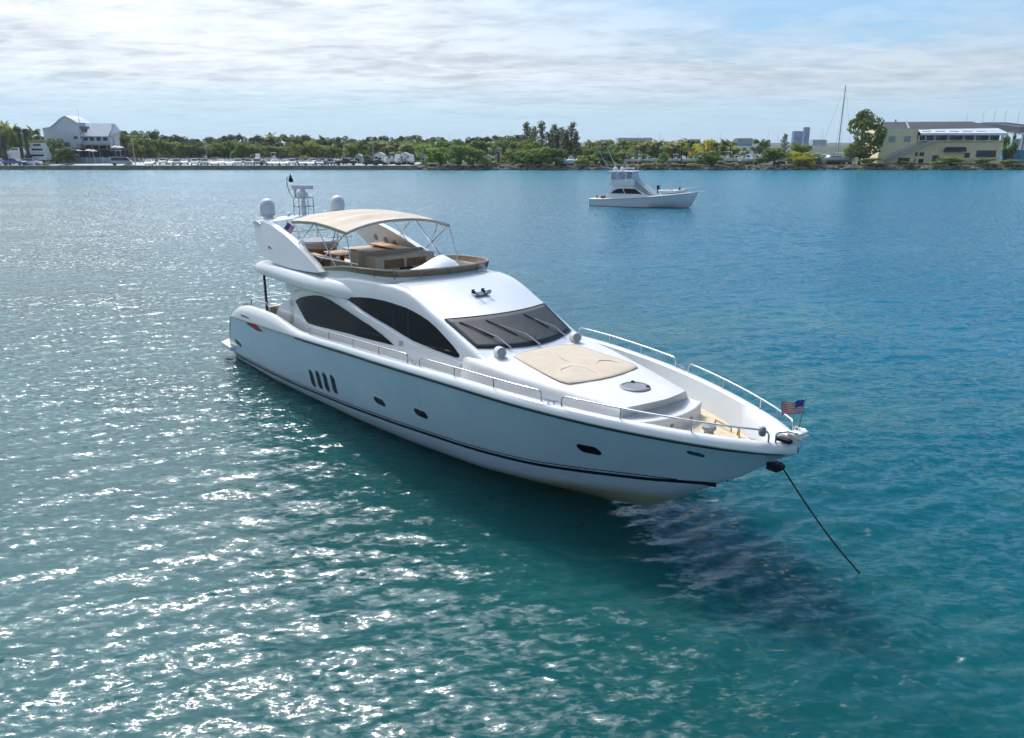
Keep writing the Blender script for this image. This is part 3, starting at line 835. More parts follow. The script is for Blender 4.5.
def umbrella(px, py, label):
    Y = 291; q = at(px, py, Y)
    r_ = thing('patio_umbrella', label, 'umbrella', (q.x, Y, LZ), 0, 'patio umbrellas below the white house')
    h = q.z - LZ; b = MB(); b.tube([(0, 0, 0), (0, 0, h)], .06, 6); b.build('pole', M['polegrey'], r_)
    b = MB(); b.lathe((0, 0, h), [(1.6, -.55), (.05, 0.05)], 8); b.build('canopy', mat('umbrella_canvas', (0.55, 0.54, 0.46), 0.8), r_)


for px, py in [(58, 148.6), (62.5, 149), (73.5, 148.8), (78, 149.2), (88.5, 149), (93, 149.6), (115, 145.5), (119.5, 146), (76, 154), (69, 154)]:
    umbrella(px, py, 'small pale patio umbrella on the terrace of the white house')
f = BF(293, 85)
r_ = thing('terrace_pergola', 'dark timber pergola on the terrace before the white house', 'pergola', f.o)
for x_ in np.arange(54, 122, 5.6): f.panel(f.rect(x_, x_ + 1, 149.5, 163), 1.9, 2.2).build('post', M['shade'], r_)
f.panel(f.rect(53, 122, 148.5, 150.2), 1.5, 6).build('beam_roof', M['shade'], r_)
f.panel(f.rect(53, 122, 151, 158), 5, 5.2).build('back_wall', M['shade'], r_)

# ------------------------------------------------------------------ vehicles
def paint(name, c): return mat(name, c, 0.3, var=0.03, coat=0.6, vscale=0.5)


CARS = {'white': paint('car_white', (.72, .72, .72)), 'silver': paint('car_silver', (.40, .41, .43)), 'black': paint('car_black', (.018, .018, .022)), 'blue': paint('car_blue', (.05, .10, .26)), 'grey': paint('car_grey', (.14, .15, .17)), 'red': paint('car_red', (.28, .03, .03))}
M['tyre'] = mat('tyre', (.02, .02, .02), .8)
CARPROF = {
    'sedan': ([(-2.25, .32), (2.2, .32), (2.3, .62), (1.95, .84), (.95, .95), (-1.75, .98), (-2.25, .85)], [(.95, .95), (.35, 1.38), (-1.05, 1.40), (-1.75, .98)]),
    'suv': ([(-2.3, .4), (2.25, .4), (2.35, .8), (2.1, 1.02), (1.1, 1.1), (-2.3, 1.12)], [(1.1, 1.1), (.45, 1.68), (-1.95, 1.70), (-2.27, 1.12)]),
    'pickup': ([(-2.8, .5), (2.75, .5), (2.8, .95), (2.5, 1.15), (1.3, 1.2), (-2.8, 1.18)], [(1.3, 1.2), (.6, 1.78), (-.85, 1.78), (-1.05, 1.2)]),
    'van': ([(-2.6, .4), (2.5, .4), (2.6, .9), (2.2, 1.2), (-2.6, 1.25)], [(2.2, 1.2), (1.5, 2.1), (-2.5, 2.15), (-2.6, 1.25)]),
}
CARMESH = {}
for k_, (lo, hi) in CARPROF.items():
    b = MB(); W2 = .92
    b.prism([(x_, 0, z_) for x_, z_ in lo], (0, -W2, 0), (0, W2, 0))
    top = MB(); n = len(hi)
    A = [(x_, -W2 + .02 - 0, z_) if i in (0, n - 1) else (x_, -W2 + .2, z_) for i, (x_, z_) in enumerate(hi)]
    b.loft([A, [(p[0], -p[1], p[2]) for p in A]], True, True)
    body = b.mesh('body', M['gel'])
    g_ = MB()
    (xf, zf), (xt, zt_), (xr, zr_), (xb_, zb) = hi
    for s in (-1, 1):
        q = lambda x_, z_: (x_, s * (W2 + .006 - .2 * max(0, (z_ - zf)) / (zt_ - zf)), z_)
        g_.quad(q(xf - .18, zf + .05), q(xt - .05, zt_ - .1), q(xr + .1, zr_ - .1), q(xb_ + .2, zb + .06))
    def lerp2(a, b_, t): return (a[0] + (b_[0] - a[0]) * t, a[1] + (b_[1] - a[1]) * t)
    for (a, c_, sx) in ((hi[0], hi[1], .012), (hi[3], hi[2], -.012)):
        p, q2 = lerp2(a, c_, .1), lerp2(a, c_, .88)
        g_.quad((p[0] + sx, -.78, p[1] + .01), (p[0] + sx, .78, p[1] + .01), (q2[0] + sx, .66, q2[1] + .01), (q2[0] + sx, -.66, q2[1] + .01))
    glass = g_.mesh('window', M['pane'])
    w_ = MB(); rings = [[(.33 * math.cos(t * math.pi / 6), y_, .33 * math.sin(t * math.pi / 6)) for t in range(12)] for y_ in (-.1, .1)]; w_.loft(rings, True, True)
    CARMESH[k_] = (body, glass, w_.mesh('wheel', M['tyre']), (lo[0][0] + .85, lo[1][0] - .85))


def car(kind, colour, px, Y, rz, label, group='cars parked along the seawall'):
    body, glass, wheel, (wx0, wx1) = CARMESH[kind]
    r_ = thing('parked_car' if kind not in ('pickup', 'van') else 'parked_' + ('truck' if kind == 'pickup' else 'van'), label, 'car' if kind not in ('pickup', 'van') else ('truck' if kind == 'pickup' else 'van'), (xw(px, Y), Y - (4 if Y < 275 else 6), LZ + .004), rz, group)
    r_.scale = (1.25,) * 3
    o = bpy.data.objects.new('body', body); COL.objects.link(o); o.parent = r_
    o.material_slots[0].link = 'OBJECT'; o.material_slots[0].material = CARS[colour]
    o = bpy.data.objects.new('window', glass); COL.objects.link(o); o.parent = r_
    for x_ in (wx0, wx1):
        for y_ in (-.84, .84):
            o = bpy.data.objects.new('wheel', wheel); COL.objects.link(o); o.parent = r_; o.location = (x_, y_, .33)


HP = math.pi / 2
for k_, c_, px, Y, rz in [('van', 'silver', 126, 271, .3), ('suv', 'white', 169, 282, -HP + .3), ('sedan', 'silver', 178, 284, -HP + .3), ('suv', 'grey', 206, 285, -HP + .3), ('sedan', 'white', 218, 272, -HP + .3), ('sedan', 'blue', 240, 284, -HP + .3), ('suv', 'silver', 251, 271, -HP + .3), ('suv', 'white', 272, 285, -HP + .3), ('sedan', 'grey', 281, 284, -HP + .3), ('suv', 'black', 308, 285, -HP + .3), ('sedan', 'white', 343, 284, -HP + .3), ('suv', 'silver', 352, 285, -HP + .3), ('sedan', 'white', 152.5, 271, -HP + .4), ('suv', 'silver', 180, 271, -HP + .3), ('suv', 'white', 198, 273, -HP + .4), ('suv', 'silver', 207.5, 273, -HP + .3), ('sedan', 'white', 232, 272, -HP + .3), ('suv', 'white', 241, 271, -HP + .3), ('suv', 'grey', 260, 271.5, -HP + .25), ('sedan', 'white', 270, 273, -HP + .7), ('sedan', 'white', 277.5, 272, -HP + .3), ('sedan', 'white', 285.5, 271, -HP + .35), ('suv', 'white', 294.5, 272, -HP + .3), ('sedan', 'silver', 304, 272, -HP + .35), ('sedan', 'white', 312, 271, -HP + .3), ('sedan', 'blue', 321, 272, -HP + .35), ('suv', 'grey', 331.5, 271.5, -HP + .5), ('pickup', 'black', 348, 271, .12), ('sedan', 'black', 373, 271, .1), ('sedan', 'black', 382, 273, -.3), ('sedan', 'black', 158, 283, -HP + .3), ('sedan', 'blue', 190, 284, -HP + .3), ('sedan', 'grey', 214, 284, -HP + .3), ('suv', 'black', 219, 285, -HP + .3), ('sedan', 'white', 226, 284, -HP + .3), ('suv', 'grey', 249, 284, -HP + .3), ('sedan', 'white', 264, 285, -HP + .3), ('suv', 'blue', 300, 284, -HP + .3), ('suv', 'blue', 326, 284, -HP + .3), ('sedan', 'white', 338, 285, -HP + .3), ('suv', 'white', 316, 285, -HP + .3), ('sedan', 'silver', 290, 285, -HP + .3), ('sedan', 'red', 255, 286, -HP + .3), ('pickup', 'blue', 20, 271, -.1), ('suv', 'white', 37, 274, .2), ('suv', 'white', 5, 274, .3)]:
    far = Y > 280
    kind_w = {'sedan': 'low car', 'suv': 'tall car', 'pickup': 'pickup truck', 'van': 'van'}[k_]
    car(k_, c_, px, Y, rz, '%s %s in the %s row of the shore car park' % (c_, kind_w, 'back' if far else 'front') if px > 100 else '%s %s parked under the dark boat lift' % (c_, kind_w))

# ------------------------------------------------------------------ boat lift, huts, laid-up boats
def boat_lift(px, Y, h_px, label):
    k = mpp(Y); h = h_px * k
    r_ = thing('boat_lift', label, 'boat lift', (xw(px, Y), Y, LZ), .1)
    for x_ in (-1.0, 1.0):
        b = MB(); b.box((x_, 0, h / 2 + .2), (.75, .9, h)); b.build('mast', M['shade'], r_)
    b = MB(); b.box((0, 2.4, 1.3), (2.6, 4.2, 1.6)); b.box((0, 2.2, 2.7), (1.6, 1.8, 1.3)); b.build('body', M['shade'], r_)
    for z_ in (.25, .55, .95): b = MB(); b.box((0, 0, h * z_), (1.25, .4, .3)); b.build('crossbar', M['shade'], r_)
    for x_ in (-1.1, 1.1):
        b = MB(); b.box((x_, -1.8, .9), (.3, 3.2, .15)); b.build('fork', M['shade'], r_)
        for y_ in (.8, 4):
            b = MB(); b.loft([[(x_ * 1.2 + s, y_ + .6 * math.cos(t * .5236), .6 + .6 * math.sin(t * .5236)) for t in range(12)] for s in (-.2, .2)], True, True); b.build('wheel', M['tyre'], r_)


boat_lift(24.5, 276, 34, 'tall dark boat lift with twin masts beside the laid up boats')
boat_lift(1.5, 278, 27, 'shorter dark boat lift at the edge of the car park')


def small_hull(b, L, B, H, rake=.12):
    rings = []
    for t, wv, kz in [(0, .92, .0), (.3, 1, 0), (.6, .92, .02), (.8, .66, .1), (.93, .3, .3), (1.0, .02, .62)]:
        x_ = (t - .5) * L; hw = B / 2 * wv; sh = H * (1 + .25 * t * t)
        rings.append([(x_, -hw, sh), (x_, -hw * .86, H * .42 + kz * H * .4), (x_, 0, kz * H), (x_, hw * .86, H * .42 + kz * H * .4), (x_, hw, sh), (x_, hw * .8, sh - .02), (x_, 0, sh - .12), (x_, -hw * .8, sh - .02)])
    b.loft(rings, True, True)


M['cabinblue'] = mat('boat_blue', (.05, .12, .3), .3)
HULLS = {}


def laid_boat(px, py, Y, L, label, kind=0, rz=.2, group='laid up motor boats ashore'):
    q = at(px, py, Y)
    r_ = thing('laid_up_boat', label, 'boat', (q.x, Y, LZ), rz, group)
    B_, H = L * .3, L * .16
    lift = .55
    b = MB(); small_hull(b, L, B_, H); b.v = [(x_, y_, z_ + lift) for x_, y_, z_ in b.v]; b.build('hull', M['gel'], r_, 40)
    b = MB()
    if kind == 0:
        b.prism([(-.05 * L, 0, lift + H * .9), (.22 * L, 0, lift + H * .95), (.1 * L, 0, lift + H * 1.9), (-.05 * L, 0, lift + H * 1.95)], (0, -B_ * .3, 0), (0, B_ * .3, 0)); b.build('cabin', M['gel'], r_)
        b = MB(); b.prism([(.0 * L, 0, lift + H * 1.25), (.15 * L, 0, lift + H * 1.25), (.10 * L, 0, lift + H * 1.7), (.0, 0, lift + H * 1.7)], (0, -B_ * .31, 0), (0, B_ * .31, 0)); b.build('window', M['pane'], r_)
    else:
        b.box((-.02 * L, 0, lift + H * 1.3), (.1 * L, B_ * .35, H * .8), 0, .8); b.build('console', M['gel'], r_)
        b = MB(); b.box((-.02 * L, 0, lift + H * 2.5), (.26 * L, B_ * .7, .1)); b.build('hardtop', M['awning'], r_)
        b = MB()
        for sx in (-.1, .07):
            for sy in (-.28, .28): b.tube([(sx * L, sy * B_, lift + H), (sx * L, sy * B_, lift + H * 2.5)], .04, 5)
        b.build('hardtop_frame', M['polegrey'], r_)
    b = MB(); b.box((-.52 * L, 0, lift + H * .9), (.07 * L, .4, H * 1.1), 0, .8); b.build('outboard_motor', M['black'], r_)
    b = MB()
    for sx in (-.3, .15): b.box((sx * L, 0, lift / 2 + .06), (.25, B_ * .6, lift + .1))
    b.build('cradle', M['shade'], r_)


lab_ = ['white laid up motor boat with a small cabin in the shore boatyard', 'white laid up open boat with a hardtop in the shore boatyard']
for i, (px, Y, L) in enumerate([(694, 278, 8), (700, 288, 9), (707, 279, 8), (713, 290, 9), (722, 276, 7), (728, 284, 9), (735, 290, 8), (742, 278, 9), (748, 285, 9), (753, 276, 8), (757, 292, 8), (640, 279, 7), (648, 280, 7), (633, 281, 7), (683, 281, 7), (676, 283, 7), (782, 288, 9), (790, 294, 8), (812, 285, 9), (818, 277, 8), (824, 283, 9), (840, 281, 8), (848, 287, 9), (838, 292, 8)]):
    laid_boat(px, 160, Y, L, lab_[i % 2], i % 2, trng.uniform(-1.9, -.9) if i % 3 else trng.uniform(-.4, .4))
for i, (px, Y, L) in enumerate([(398, 276, 9), (404, 281, 8), (411, 276, 9), (392, 284, 8), (386, 281, 7), (274, 291, 8), (258, 292, 9)]):
    laid_boat(px, 160, Y, L, ['white cabin boat stored behind the parked cars', 'white open boat with hardtop stored behind the parked cars'][i % 2], i % 2, trng.uniform(-1.9, -1.1), 'boats stored behind the car park')
for i, (px, lb) in enumerate([(563, 'white tarpaulin covered boat under the casuarinas'), (572, 'white tarpaulin covered boat under the casuarinas'), (580.5, 'white tarpaulin covered boat under the casuarinas')]):
    r_ = thing('covered_boat', lb, 'boat', (xw(px, 270), 270, LZ), 0, 'covered boats under the casuarinas')
    b = MB(); b.loft([[(x_, y_ * w, z_ * h + .5) for y_, z_ in ((-1.1, 0), (-1.15, .7), (-.5, 1.5), (.5, 1.5), (1.15, .7), (1.1, 0))] for x_, w, h in ((-2, .8, .7), (-1.2, 1, 1), (.4, 1, 1.05), (1.6, .6, .8), (2.1, .1, .6))], True, True)
    b.build('tarpaulin', M['whitecover'], r_, 60)
    b = MB(); b.box((0, 0, .3), (2.4, 1.2, .6)); b.build('cradle', M['shade'], r_)


def yacht_ashore():
    f = BF(279, 35)
    r_ = thing('laid_up_cruiser', 'big white multi deck cruiser laid up beside the dark boat lift', 'boat', f.o)
    b = MB(); f.panel([(4, 158), (2, 154), (30, 152), (44, 153.5), (44, 160), (8, 160.5)], 0, 4, b); b.build('hull', M['gel'], r_)
    f.panel([(28, 152.2), (29, 147.5), (43, 147.5), (43.5, 153)], .4, 3.6).build('cabin', M['gel'], r_)
    f.panel([(30, 147.4), (31, 143), (41, 143), (42, 147.4)], .6, 3.4).build('flybridge', M['gel'], r_)
    f.panel(f.rect(29, 44, 140.3, 141.2), .2, 3.8).build('hardtop', M['vinyl'], r_)
    f.panel(f.rect(31, 42, 148.7, 150.4), .33, .5).build('window', M['pane'], r_)
    f.panel(f.rect(32.5, 40.5, 144.2, 145.8), .53, .7).build('window', M['pane'], r_)
    f.panel(f.rect(31, 43, 154.5, 156.3), -.07, .1).build('window', M['pane'], r_)
    b = MB()
    for x_ in (30, 36.5, 43): b.tube([f.p(x_, 143.2, 2), f.p(x_, 140.5, 2)], .07, 5)
    b.build('hardtop_frame', M['polegrey'], r_)
    f.panel(f.rect(10, 40, 160, 163.5), 1, 2).build('cradle', M['shade'], r_)
    f = BF(281, 12)
    r_ = thing('laid_up_cruiser', 'low white cruiser lying between the two dark boat lifts', 'boat', f.o)
    f.panel([(3, 157), (7, 151), (14, 150), (21, 151), (22, 160), (5, 161)], 0, 4).build('hull', M['gel'], r_)
    f.panel([(8, 150.8), (10, 148), (17, 147.6), (19, 150.6)], .5, 3.5).build('cabin', M['gel'], r_)
    f.panel(f.rect(9.8, 17, 148.6, 149.8), .4, .6).build('window', M['pane'], r_)
    f.panel(f.rect(5, 21, 160, 163.5), 1, 2).build('cradle', M['shade'], r_)


yacht_ashore()


def hut(x0, x1, yt, Y, label, m, roofm):
    f = BF(Y, (x0 + x1) / 2); r_ = thing('small_hut', label, 'hut', f.o)
    f.panel(f.rect(x0, x1, yt, 163.5), 0, 3).build('wall', m, r_)
    b = MB(); b.prism([f.p(x0 - .6, yt, -.3), f.p((x0 + x1) / 2, yt - 2.2, -.3), f.p(x1 + .6, yt, -.3)], (0, 0, .02), (0, 3.6, .02)); b.build('roof', roofm, r_)
    f.panel(f.rect(x0 + (x1 - x0) * .35, x0 + (x1 - x0) * .65, yt + 3, 163), -.05, .1).build('door', M['shade'], r_)
    f.panel(f.rect(x0 + .4, x0 + (x1 - x0) * .3, yt + 2, yt + 4.5), -.05, .1).build('window', M['pane'], r_)


hut(355, 361, 156, 283, 'pale green hut behind the dark cars', mat('hut_green', (.32, .42, .38), .7), M['polegrey'])
hut(374, 384, 154.5, 290, 'white shed between the lamp post and the stored boats', M['whitewall'], M['whiteroof'])
hut(364, 371, 158, 279, 'dark green shed beside the black car', mat('hut_dark', (.05, .09, .07), .7), M['shade'])
hut(400, 409, 154.5, 288, 'taller white shed at the end of the car park', M['whitewall'], M['whiteroof'])
hut(420, 426, 155, 279, 'narrow white hut before the mangroves', M['whitewall'], M['polegrey'])
hut(495, 502, 149, 290, 'small yellowish hut among the mangroves on the point', mat('hut_yellow', (.50, .45, .25), .7), M['whiteroof'])
hut(484, 491, 156.5, 276, 'tiny white hut at the edge of the mangroves', M['whitewall'], M['whiteroof'])
hut(569, 575, 158, 279, 'white hut beneath the casuarinas', M['whitewall'], M['whiteroof'])


def sailing_yacht():
    Y = 277; k = mpp(Y); q = at(834, 160, Y)
    r_ = thing('sailing_yacht', 'sailing yacht with one very tall mast in the boatyard', 'sailing boat', (q.x, Y, LZ), .15)
    b = MB(); small_hull(b, 13, 3.6, 1.5); b.v = [(x_, y_, z_ + .9) for x_, y_, z_ in b.v]; b.build('hull', M['gel'], r_, 40)
    h = at(834, 85, Y).z - LZ
    b = MB(); b.tube([(1, 0, 2.2), (1.3, 0, h)], [.20, .13], 8); b.build('mast', M['polegrey'], r_)
    b = MB(); b.tube([(.8, 0, 3.7), (-5, 0, 3.6)], .12, 6); b.build('boom', M['polegrey'], r_)
    for z_ in (.45, .72): b = MB(); b.tube([(1.15, -1.0, h * z_), (1.15, 1.0, h * z_)], .05, 5); b.build('spreader', M['polegrey'], r_)
    b = MB()
    for e in ((6.3, 0, 2.6), (-6.2, 0, 2.4), (1, -1.7, 2.3), (1, 1.7, 2.3)): b.tube([(1.3, 0, h - .2), e], .022, 4)
    b.build('rigging', M['darkmetal'], r_)
    b = MB(); b.prism([(-2.5, 0, 2.4), (3.4, 0, 2.45), (2.6, 0, 3.0), (-2, 0, 3.1)], (0, -1, 0), (0, 1, 0)); b.build('coachroof', M['gel'], r_)
    b = MB(); b.prism([(-1.8, 0, 2.6), (2.2, 0, 2.62), (1.9, 0, 2.86), (-1.7, 0, 2.9)], (0, -1.02, 0), (0, 1.02, 0)); b.build('window', M['pane'], r_)
    b = MB(); b.box((0, 0, .4), (4, 1.2, 1.0)); b.build('cradle', M['shade'], r_)


sailing_yacht()

# ------------------------------------------------------------------ sport fishing boat at anchor
def sport_fisher():
    A = ground(594.5, 204.7); Bw = ground(690, 208)
    A.z = Bw.z = 0
    d = Bw - A; ang = math.atan2(d.y, d.x); Lw = d.length
    r_ = thing('fishing_boat', 'white sport fishing boat with flybridge and outriggers anchored off the far bank', 'boat', A, ang)
    S = Lw / 100.0                                       # metres per photo column along the hull
    def bw(t): return float(np.interp(t, [0, 10, 40, 65, 80, 92, 100, 107], [2.15, 2.3, 2.4, 2.25, 1.8, 1.05, .5, .02]))
    def sh(t): return float(np.interp(t, [0, 15, 50, 75, 107], [.95, 1.0, 1.35, 1.65, 2.15]))
    def kl(t): return float(np.interp(t, [0, 60, 90, 100, 104, 107], [-.5, -.6, -.3, .0, 1.0, 2.05]))
    rings = []
    for t in (-.8, 2, 10, 20, 30, 40, 50, 60, 68, 76, 84, 90, 95, 99, 102, 104.5, 106.2, 107):
        t_ = max(t, 0); x_ = t * S; hw, s_, k_ = bw(t_), sh(t_), kl(t_)
        zc_ = max(k_ + .02, min(s_ - .03, .05 + .012 * max(0, t_ - 60))) if k_ < s_ else k_
        cw = hw * float(np.interp(t_, [0, 50, 80, 100, 107], [.95, .9, .7, .35, .2]))
        hf = [(0, k_), (cw, zc_), (hw * .5 + cw * .5, zc_ + (s_ - zc_) * .45), (hw * .97, zc_ + (s_ - zc_) * .85), (hw, s_), (hw - .1 * min(1, hw), s_ + .04), (hw * .55, s_ + .06)]
        rings.append([(x_, -y_, z_) for y_, z_ in reversed(hf)] + [(x_, y_, z_) for y_, z_ in hf[1:]])
    rings = [[p for p in r0] for r0 in rings]
    b = MB(); b.loft(rings, True, True); b.build('hull', M['gel'], r_, 50)
    b = MB(); b.tube([(t * S, -bw(t) - .01, sh(t) - .10) for t in range(0, 105, 5)], .035, 5); b.tube([(t * S, bw(t) + .01, sh(t) - .10) for t in range(0, 105, 5)], .035, 5); b.build('rub_rail', M['polegrey'], r_)
    b = MB()
    for t0, t1 in ((0, 98),):
        for s in (-1, 1):
            T = np.linspace(t0, t1, 24); b.grid([[(t * S, s * (float(np.interp(t, [0, 50, 80, 100], [.96, .92, .73, .38])) * bw(t) + .015), z_) for t in T] for z_ in (-.1, .05)])
    b.build('waterline_stripe', M['stripe'], r_)
    zd = 1.38
    side = [(16, zd - .35), (20, 2.45), (24, 2.75), (44, 2.75), (60, 1.62), (60, zd - .2)]
    def house(pts, y0, y1):
        b = MB(); P = []
        lo = [(x_ * S, z_) for x_, z_ in pts]
        b.loft([[(x_, -(y0 if z_ < 1.7 else y1), z_) for x_, z_ in lo], [(x_, (y0 if z_ < 1.7 else y1), z_) for x_, z_ in lo]], True, True); return b
    house(side, 1.75, 1.5).build('cabin', M['gel'], r_, bevel=.06)
    for s in (-1, 1):
        for pts in ([(21.5, 1.78), (24.5, 2.15), (28.5, 2.42), (33.0, 2.45), (35.8, 1.78)], [(36.8, 1.78), (34.2, 2.45), (46.5, 2.45), (54, 1.78)]):
            b = MB(); b.prism([(x_ * S, s * float(np.interp(z_, [1.7, 2.75], [1.70, 1.55])), z_) for x_, z_ in pts], (0, s * .03, 0), (0, s * -.02, 0)); b.build('window', M['glass'], r_)
    b = MB(); b.loft([[(44.8 * S, s * 1.40, 3.76), (47 * S, s * 1.45, 3.5), (62 * S, s * 1.62, 2.0), (68 * S, s * 1.2, 1.66)] for s in (-1, -.5, 0, .5, 1)], False)
    for s in (-1, 1): b.add([(44.8 * S, s * 1.40, 3.76), (47 * S, s * 1.45, 3.5), (62 * S, s * 1.62, 2.0), (68 * S, s * 1.2, 1.66), (44 * S, s * 1.5, 2.6)], [(0, 1, 2, 3, 4)]); b.build('foredeck_slope', M['gel'], r_, 40)
    b = MB(); b.loft([[(x_ * S, y_, z_) for x_, y_, z_ in ((18, -1.5, 2.76), (46, -1.5, 2.76), (45, -1.5, 3.70), (42.5, -1.35, 3.85), (20, -1.4, 3.6))], [(x_ * S, y_, z_) for x_, y_, z_ in ((18, 1.5, 2.76), (46, 1.5, 2.76), (45, 1.5, 3.70), (42.5, 1.35, 3.85), (20, 1.4, 3.6))]], True, True); b.build('flybridge', M['gel'], r_, bevel=.08)
    b = MB(); b.box((31 * S, 0, 4.72), (28 * S, 2.7, .10)); b.build('hardtop', M['gel'], r_, bevel=.04)
    b = MB()
    for s in (-1, 1): b.quad((44.4 * S, s * 1.40, 3.75), (42.6 * S, s * 1.3, 4.62), (21 * S, s * 1.3, 4.62), (20.2 * S, s * 1.40, 3.6))
    b.quad((44.5 * S, -1.40, 3.75), (44.5 * S, 1.40, 3.75), (42.7 * S, 1.3, 4.62), (42.7 * S, -1.3, 4.62)); b.build('enclosure_curtain', mat('clear_vinyl', (.30, .33, .42), .2, var=.45, vscale=1.2), r_)
    for x_ in (19.8, 27, 36, 44):
        for s in (-1, 1): b = MB(); b.tube([(x_ * S, s * 1.43, 3.5), (x_ * S - (.18 if x_ > 40 else .0), s * 1.33, 4.7)], .045, 6); b.build('hardtop_post', M['chrome'], r_)
    for x_ in (22.5, 27.5):
        b = MB(); b.lathe((x_ * S, .5 if x_ > 25 else -.5, 4.78), [(.24, 0), (.27, .25), (.22, .45), (.1, .55), (.01, .57)], 12); b.build('radar_dome', M['domewhite'], r_, 50)
    for s, dx in ((-1, -12), (1, -14.5)):
        b = MB(); b.tube([(22 * S, s * 1.5, 3.1), (20 * S, s * 1.7, 4.9), ((20 + dx * .55) * S, s * 2.1, 6.4), ((20 + dx) * S, s * 2.6, 7.9)], [.06, .05, .04, .025], 6); b.build('outrigger', M['domewhite'], r_)
    b = MB(); b.tube([(21 * S, 1.4, 4.9), (1 * S, 1.9, 5.25)], [.05, .03], 6); b.build('outrigger', M['domewhite'], r_)
    for x_, h in ((31, 7.2), (36, 6.9), (42, 7.0), (47, 7.6)):
        b = MB(); b.tube([(min(x_, 43.5) * S, .6 if x_ % 2 else -.9, 4.75), (min(x_, 44.5) * S, .6 if x_ % 2 else -.9, h)], [.03, .015], 5); b.build('antenna', M['domewhite'], r_)
    b = MB(); b.tube([(30 * S, -.4, 4.8), (30 * S, -.4, 5.1), (41 * S, -.4, 5.15), (41 * S, -.4, 4.8)], .03, 5); b.tube([(30 * S, .4, 4.8), (30 * S, .4, 5.1), (41 * S, .4, 5.15), (41 * S, .4, 4.8)], .03, 5); b.build('roof_rail', M['chrome'], r_)
    for x_ in (6, 12.5):
        b = MB(); b.lathe((x_ * S, -1.2 if x_ > 8 else -.6, .98), [(.35, 0), (.42, .2), (.36, .42), (.1, .48)], 10); b.build('cockpit_seat', M['brown'], r_, 50)
    b = MB(); b.box((9.5 * S, -.9, 1.15), (.9, .6, .4)); b.build('bait_box', M['gel'], r_, bevel=.05)
    b = MB(); b.box((8.5 * S, 0, .99), (14 * S, 3.6, .02)); b.build('cockpit_sole', M['teak'], r_)
    b = MB()
    for s in (-1, 1):
        pts = [(t * S, s * (bw(t) - .12), sh(t) + .62) for t in (72, 78, 84, 90, 96, 102, 106)] + [(108.5 * S, 0, 2.72)]
        b.tube(pts, .022, 5)
        for t in (72, 80, 88, 96, 103): b.tube([(t * S, s * (bw(t) - .12), sh(t)), (t * S, s * (bw(t) - .12), sh(t) + .62)], .018, 5)
    b.build('bow_rail', M['chrome'], r_)
    b = MB(); b.box((108 * S, 0, 2.16), (1.6, .3, .1)); b.build('anchor_pulpit', M['gel'], r_)
    # the dinghy carried on its foredeck
    Rz = Matrix.Rotation(ang, 3, 'Z')
    t_ = thing('dinghy', 'small grey inflatable dinghy with a black outboard carried on the fishing boat foredeck', 'dinghy', A + Rz @ Vector((81 * S, .1, 1.72)), ang)
    b = MB()
    b.tube([(-1.7, -.62, .36), (-.5, -.66, .36), (.9, -.6, .42), (1.6, -.3, .52), (1.8, 0, .56), (1.6, .3, .52), (.9, .6, .42), (-.5, .66, .36), (-1.7, .62, .36)], .21, 10); b.build('tube', M['domewhite'], t_, 60)
    b = MB(); b.loft([[(x_, -.5 * w, .34 + z_), (x_, 0, .1 + z_ * 1.6), (x_, .5 * w, .34 + z_)] for x_, w, z_ in ((-1.6, 1, 0), (0, 1, 0), (1, .8, .06), (1.6, .2, .2))], True, True); b.build('floor', M['greycover'], t_)
    b = MB(); b.box((-.1, 0, .72), (.45, .5, .7), 0, .75); b.build('console', M['gel'], t_)
    b = MB(); b.box((1.0, .1, .78), (.3, .3, .4), 0, .7); b.build('seat', M['black'], t_, bevel=.05)
    b = MB(); b.box((-1.95, 0, .95), (.45, .36, .5), 0, .75); b.box((-2.0, 0, .5), (.16, .14, .9)); b.build('outboard_motor', M['black'], t_, bevel=.06)
    b = MB(); b.tube([(1.55, 0, .5), (1.6, 0, 1.75)], .02, 5); b.build('light_staff', M['polegrey'], t_)
    return r_


sport_fisher()

# ------------------------------------------------------------------ the motor yacht (X forward from the platform edge, Y to port, Z from the waterline)
yacht = thing('motor_yacht', 'large white flybridge motor yacht with beige bimini and sunpad anchored in the foreground', 'yacht', (-10.109, 34.066, 0), R(-51.81))
ip = lambda x, a, b_: float(np.interp(x, a, b_))
def hb(X): return ip(X, [0, 1.3, 2, 4, 6.5, 9, 11.5, 14, 15.8, 17.6, 19.2, 20.1, 21.1, 22.2, 23.5, 24.3, 24.8, 25.05, 25.2, 25.27], [2.80, 2.86, 2.91, 2.98, 3.04, 3.09, 3.09, 3.04, 2.96, 2.81, 2.6, 2.43, 2.19, 1.85, 1.33, .92, .6, .38, .2, .02])
def zr(X): return ip(X, [0, 2, 5, 8.9, 12, 15.8, 17.6, 20, 22, 25.3], [1.9, 1.98, 2.2, 2.46, 2.66, 2.83, 2.88, 2.88, 2.87, 2.86])
def zk(X): return ip(X, [0, 8, 14, 17, 18.5, 20.2, 21.3, 21.87, 22.5, 23.14, 23.76, 24.29, 24.82, 25.15, 25.27], [-.7, -1, -1, -.6, -.35, 0, .27, .5, .91, 1.34, 1.77, 2.16, 2.58, 2.79, 2.84])
def yc(X): return ip(X, [0, 1.3, 5, 8, 11.4, 14, 17, 19, 21, 22.5, 24, 24.8, 25.27], [2.4, 2.5, 2.5, 2.34, 2.14, 1.9, 1.55, 1.15, .72, .42, .12, .03, 0])
def zc(X): return ip(X, [0, 1.3, 5, 8, 11.4, 14, 17, 19, 21, 22.5, 24, 24.8, 25.27], [.0, 0, -.02, .0, .03, .08, .2, .38, .8, 1.2, 1.93, 2.57, 2.85])
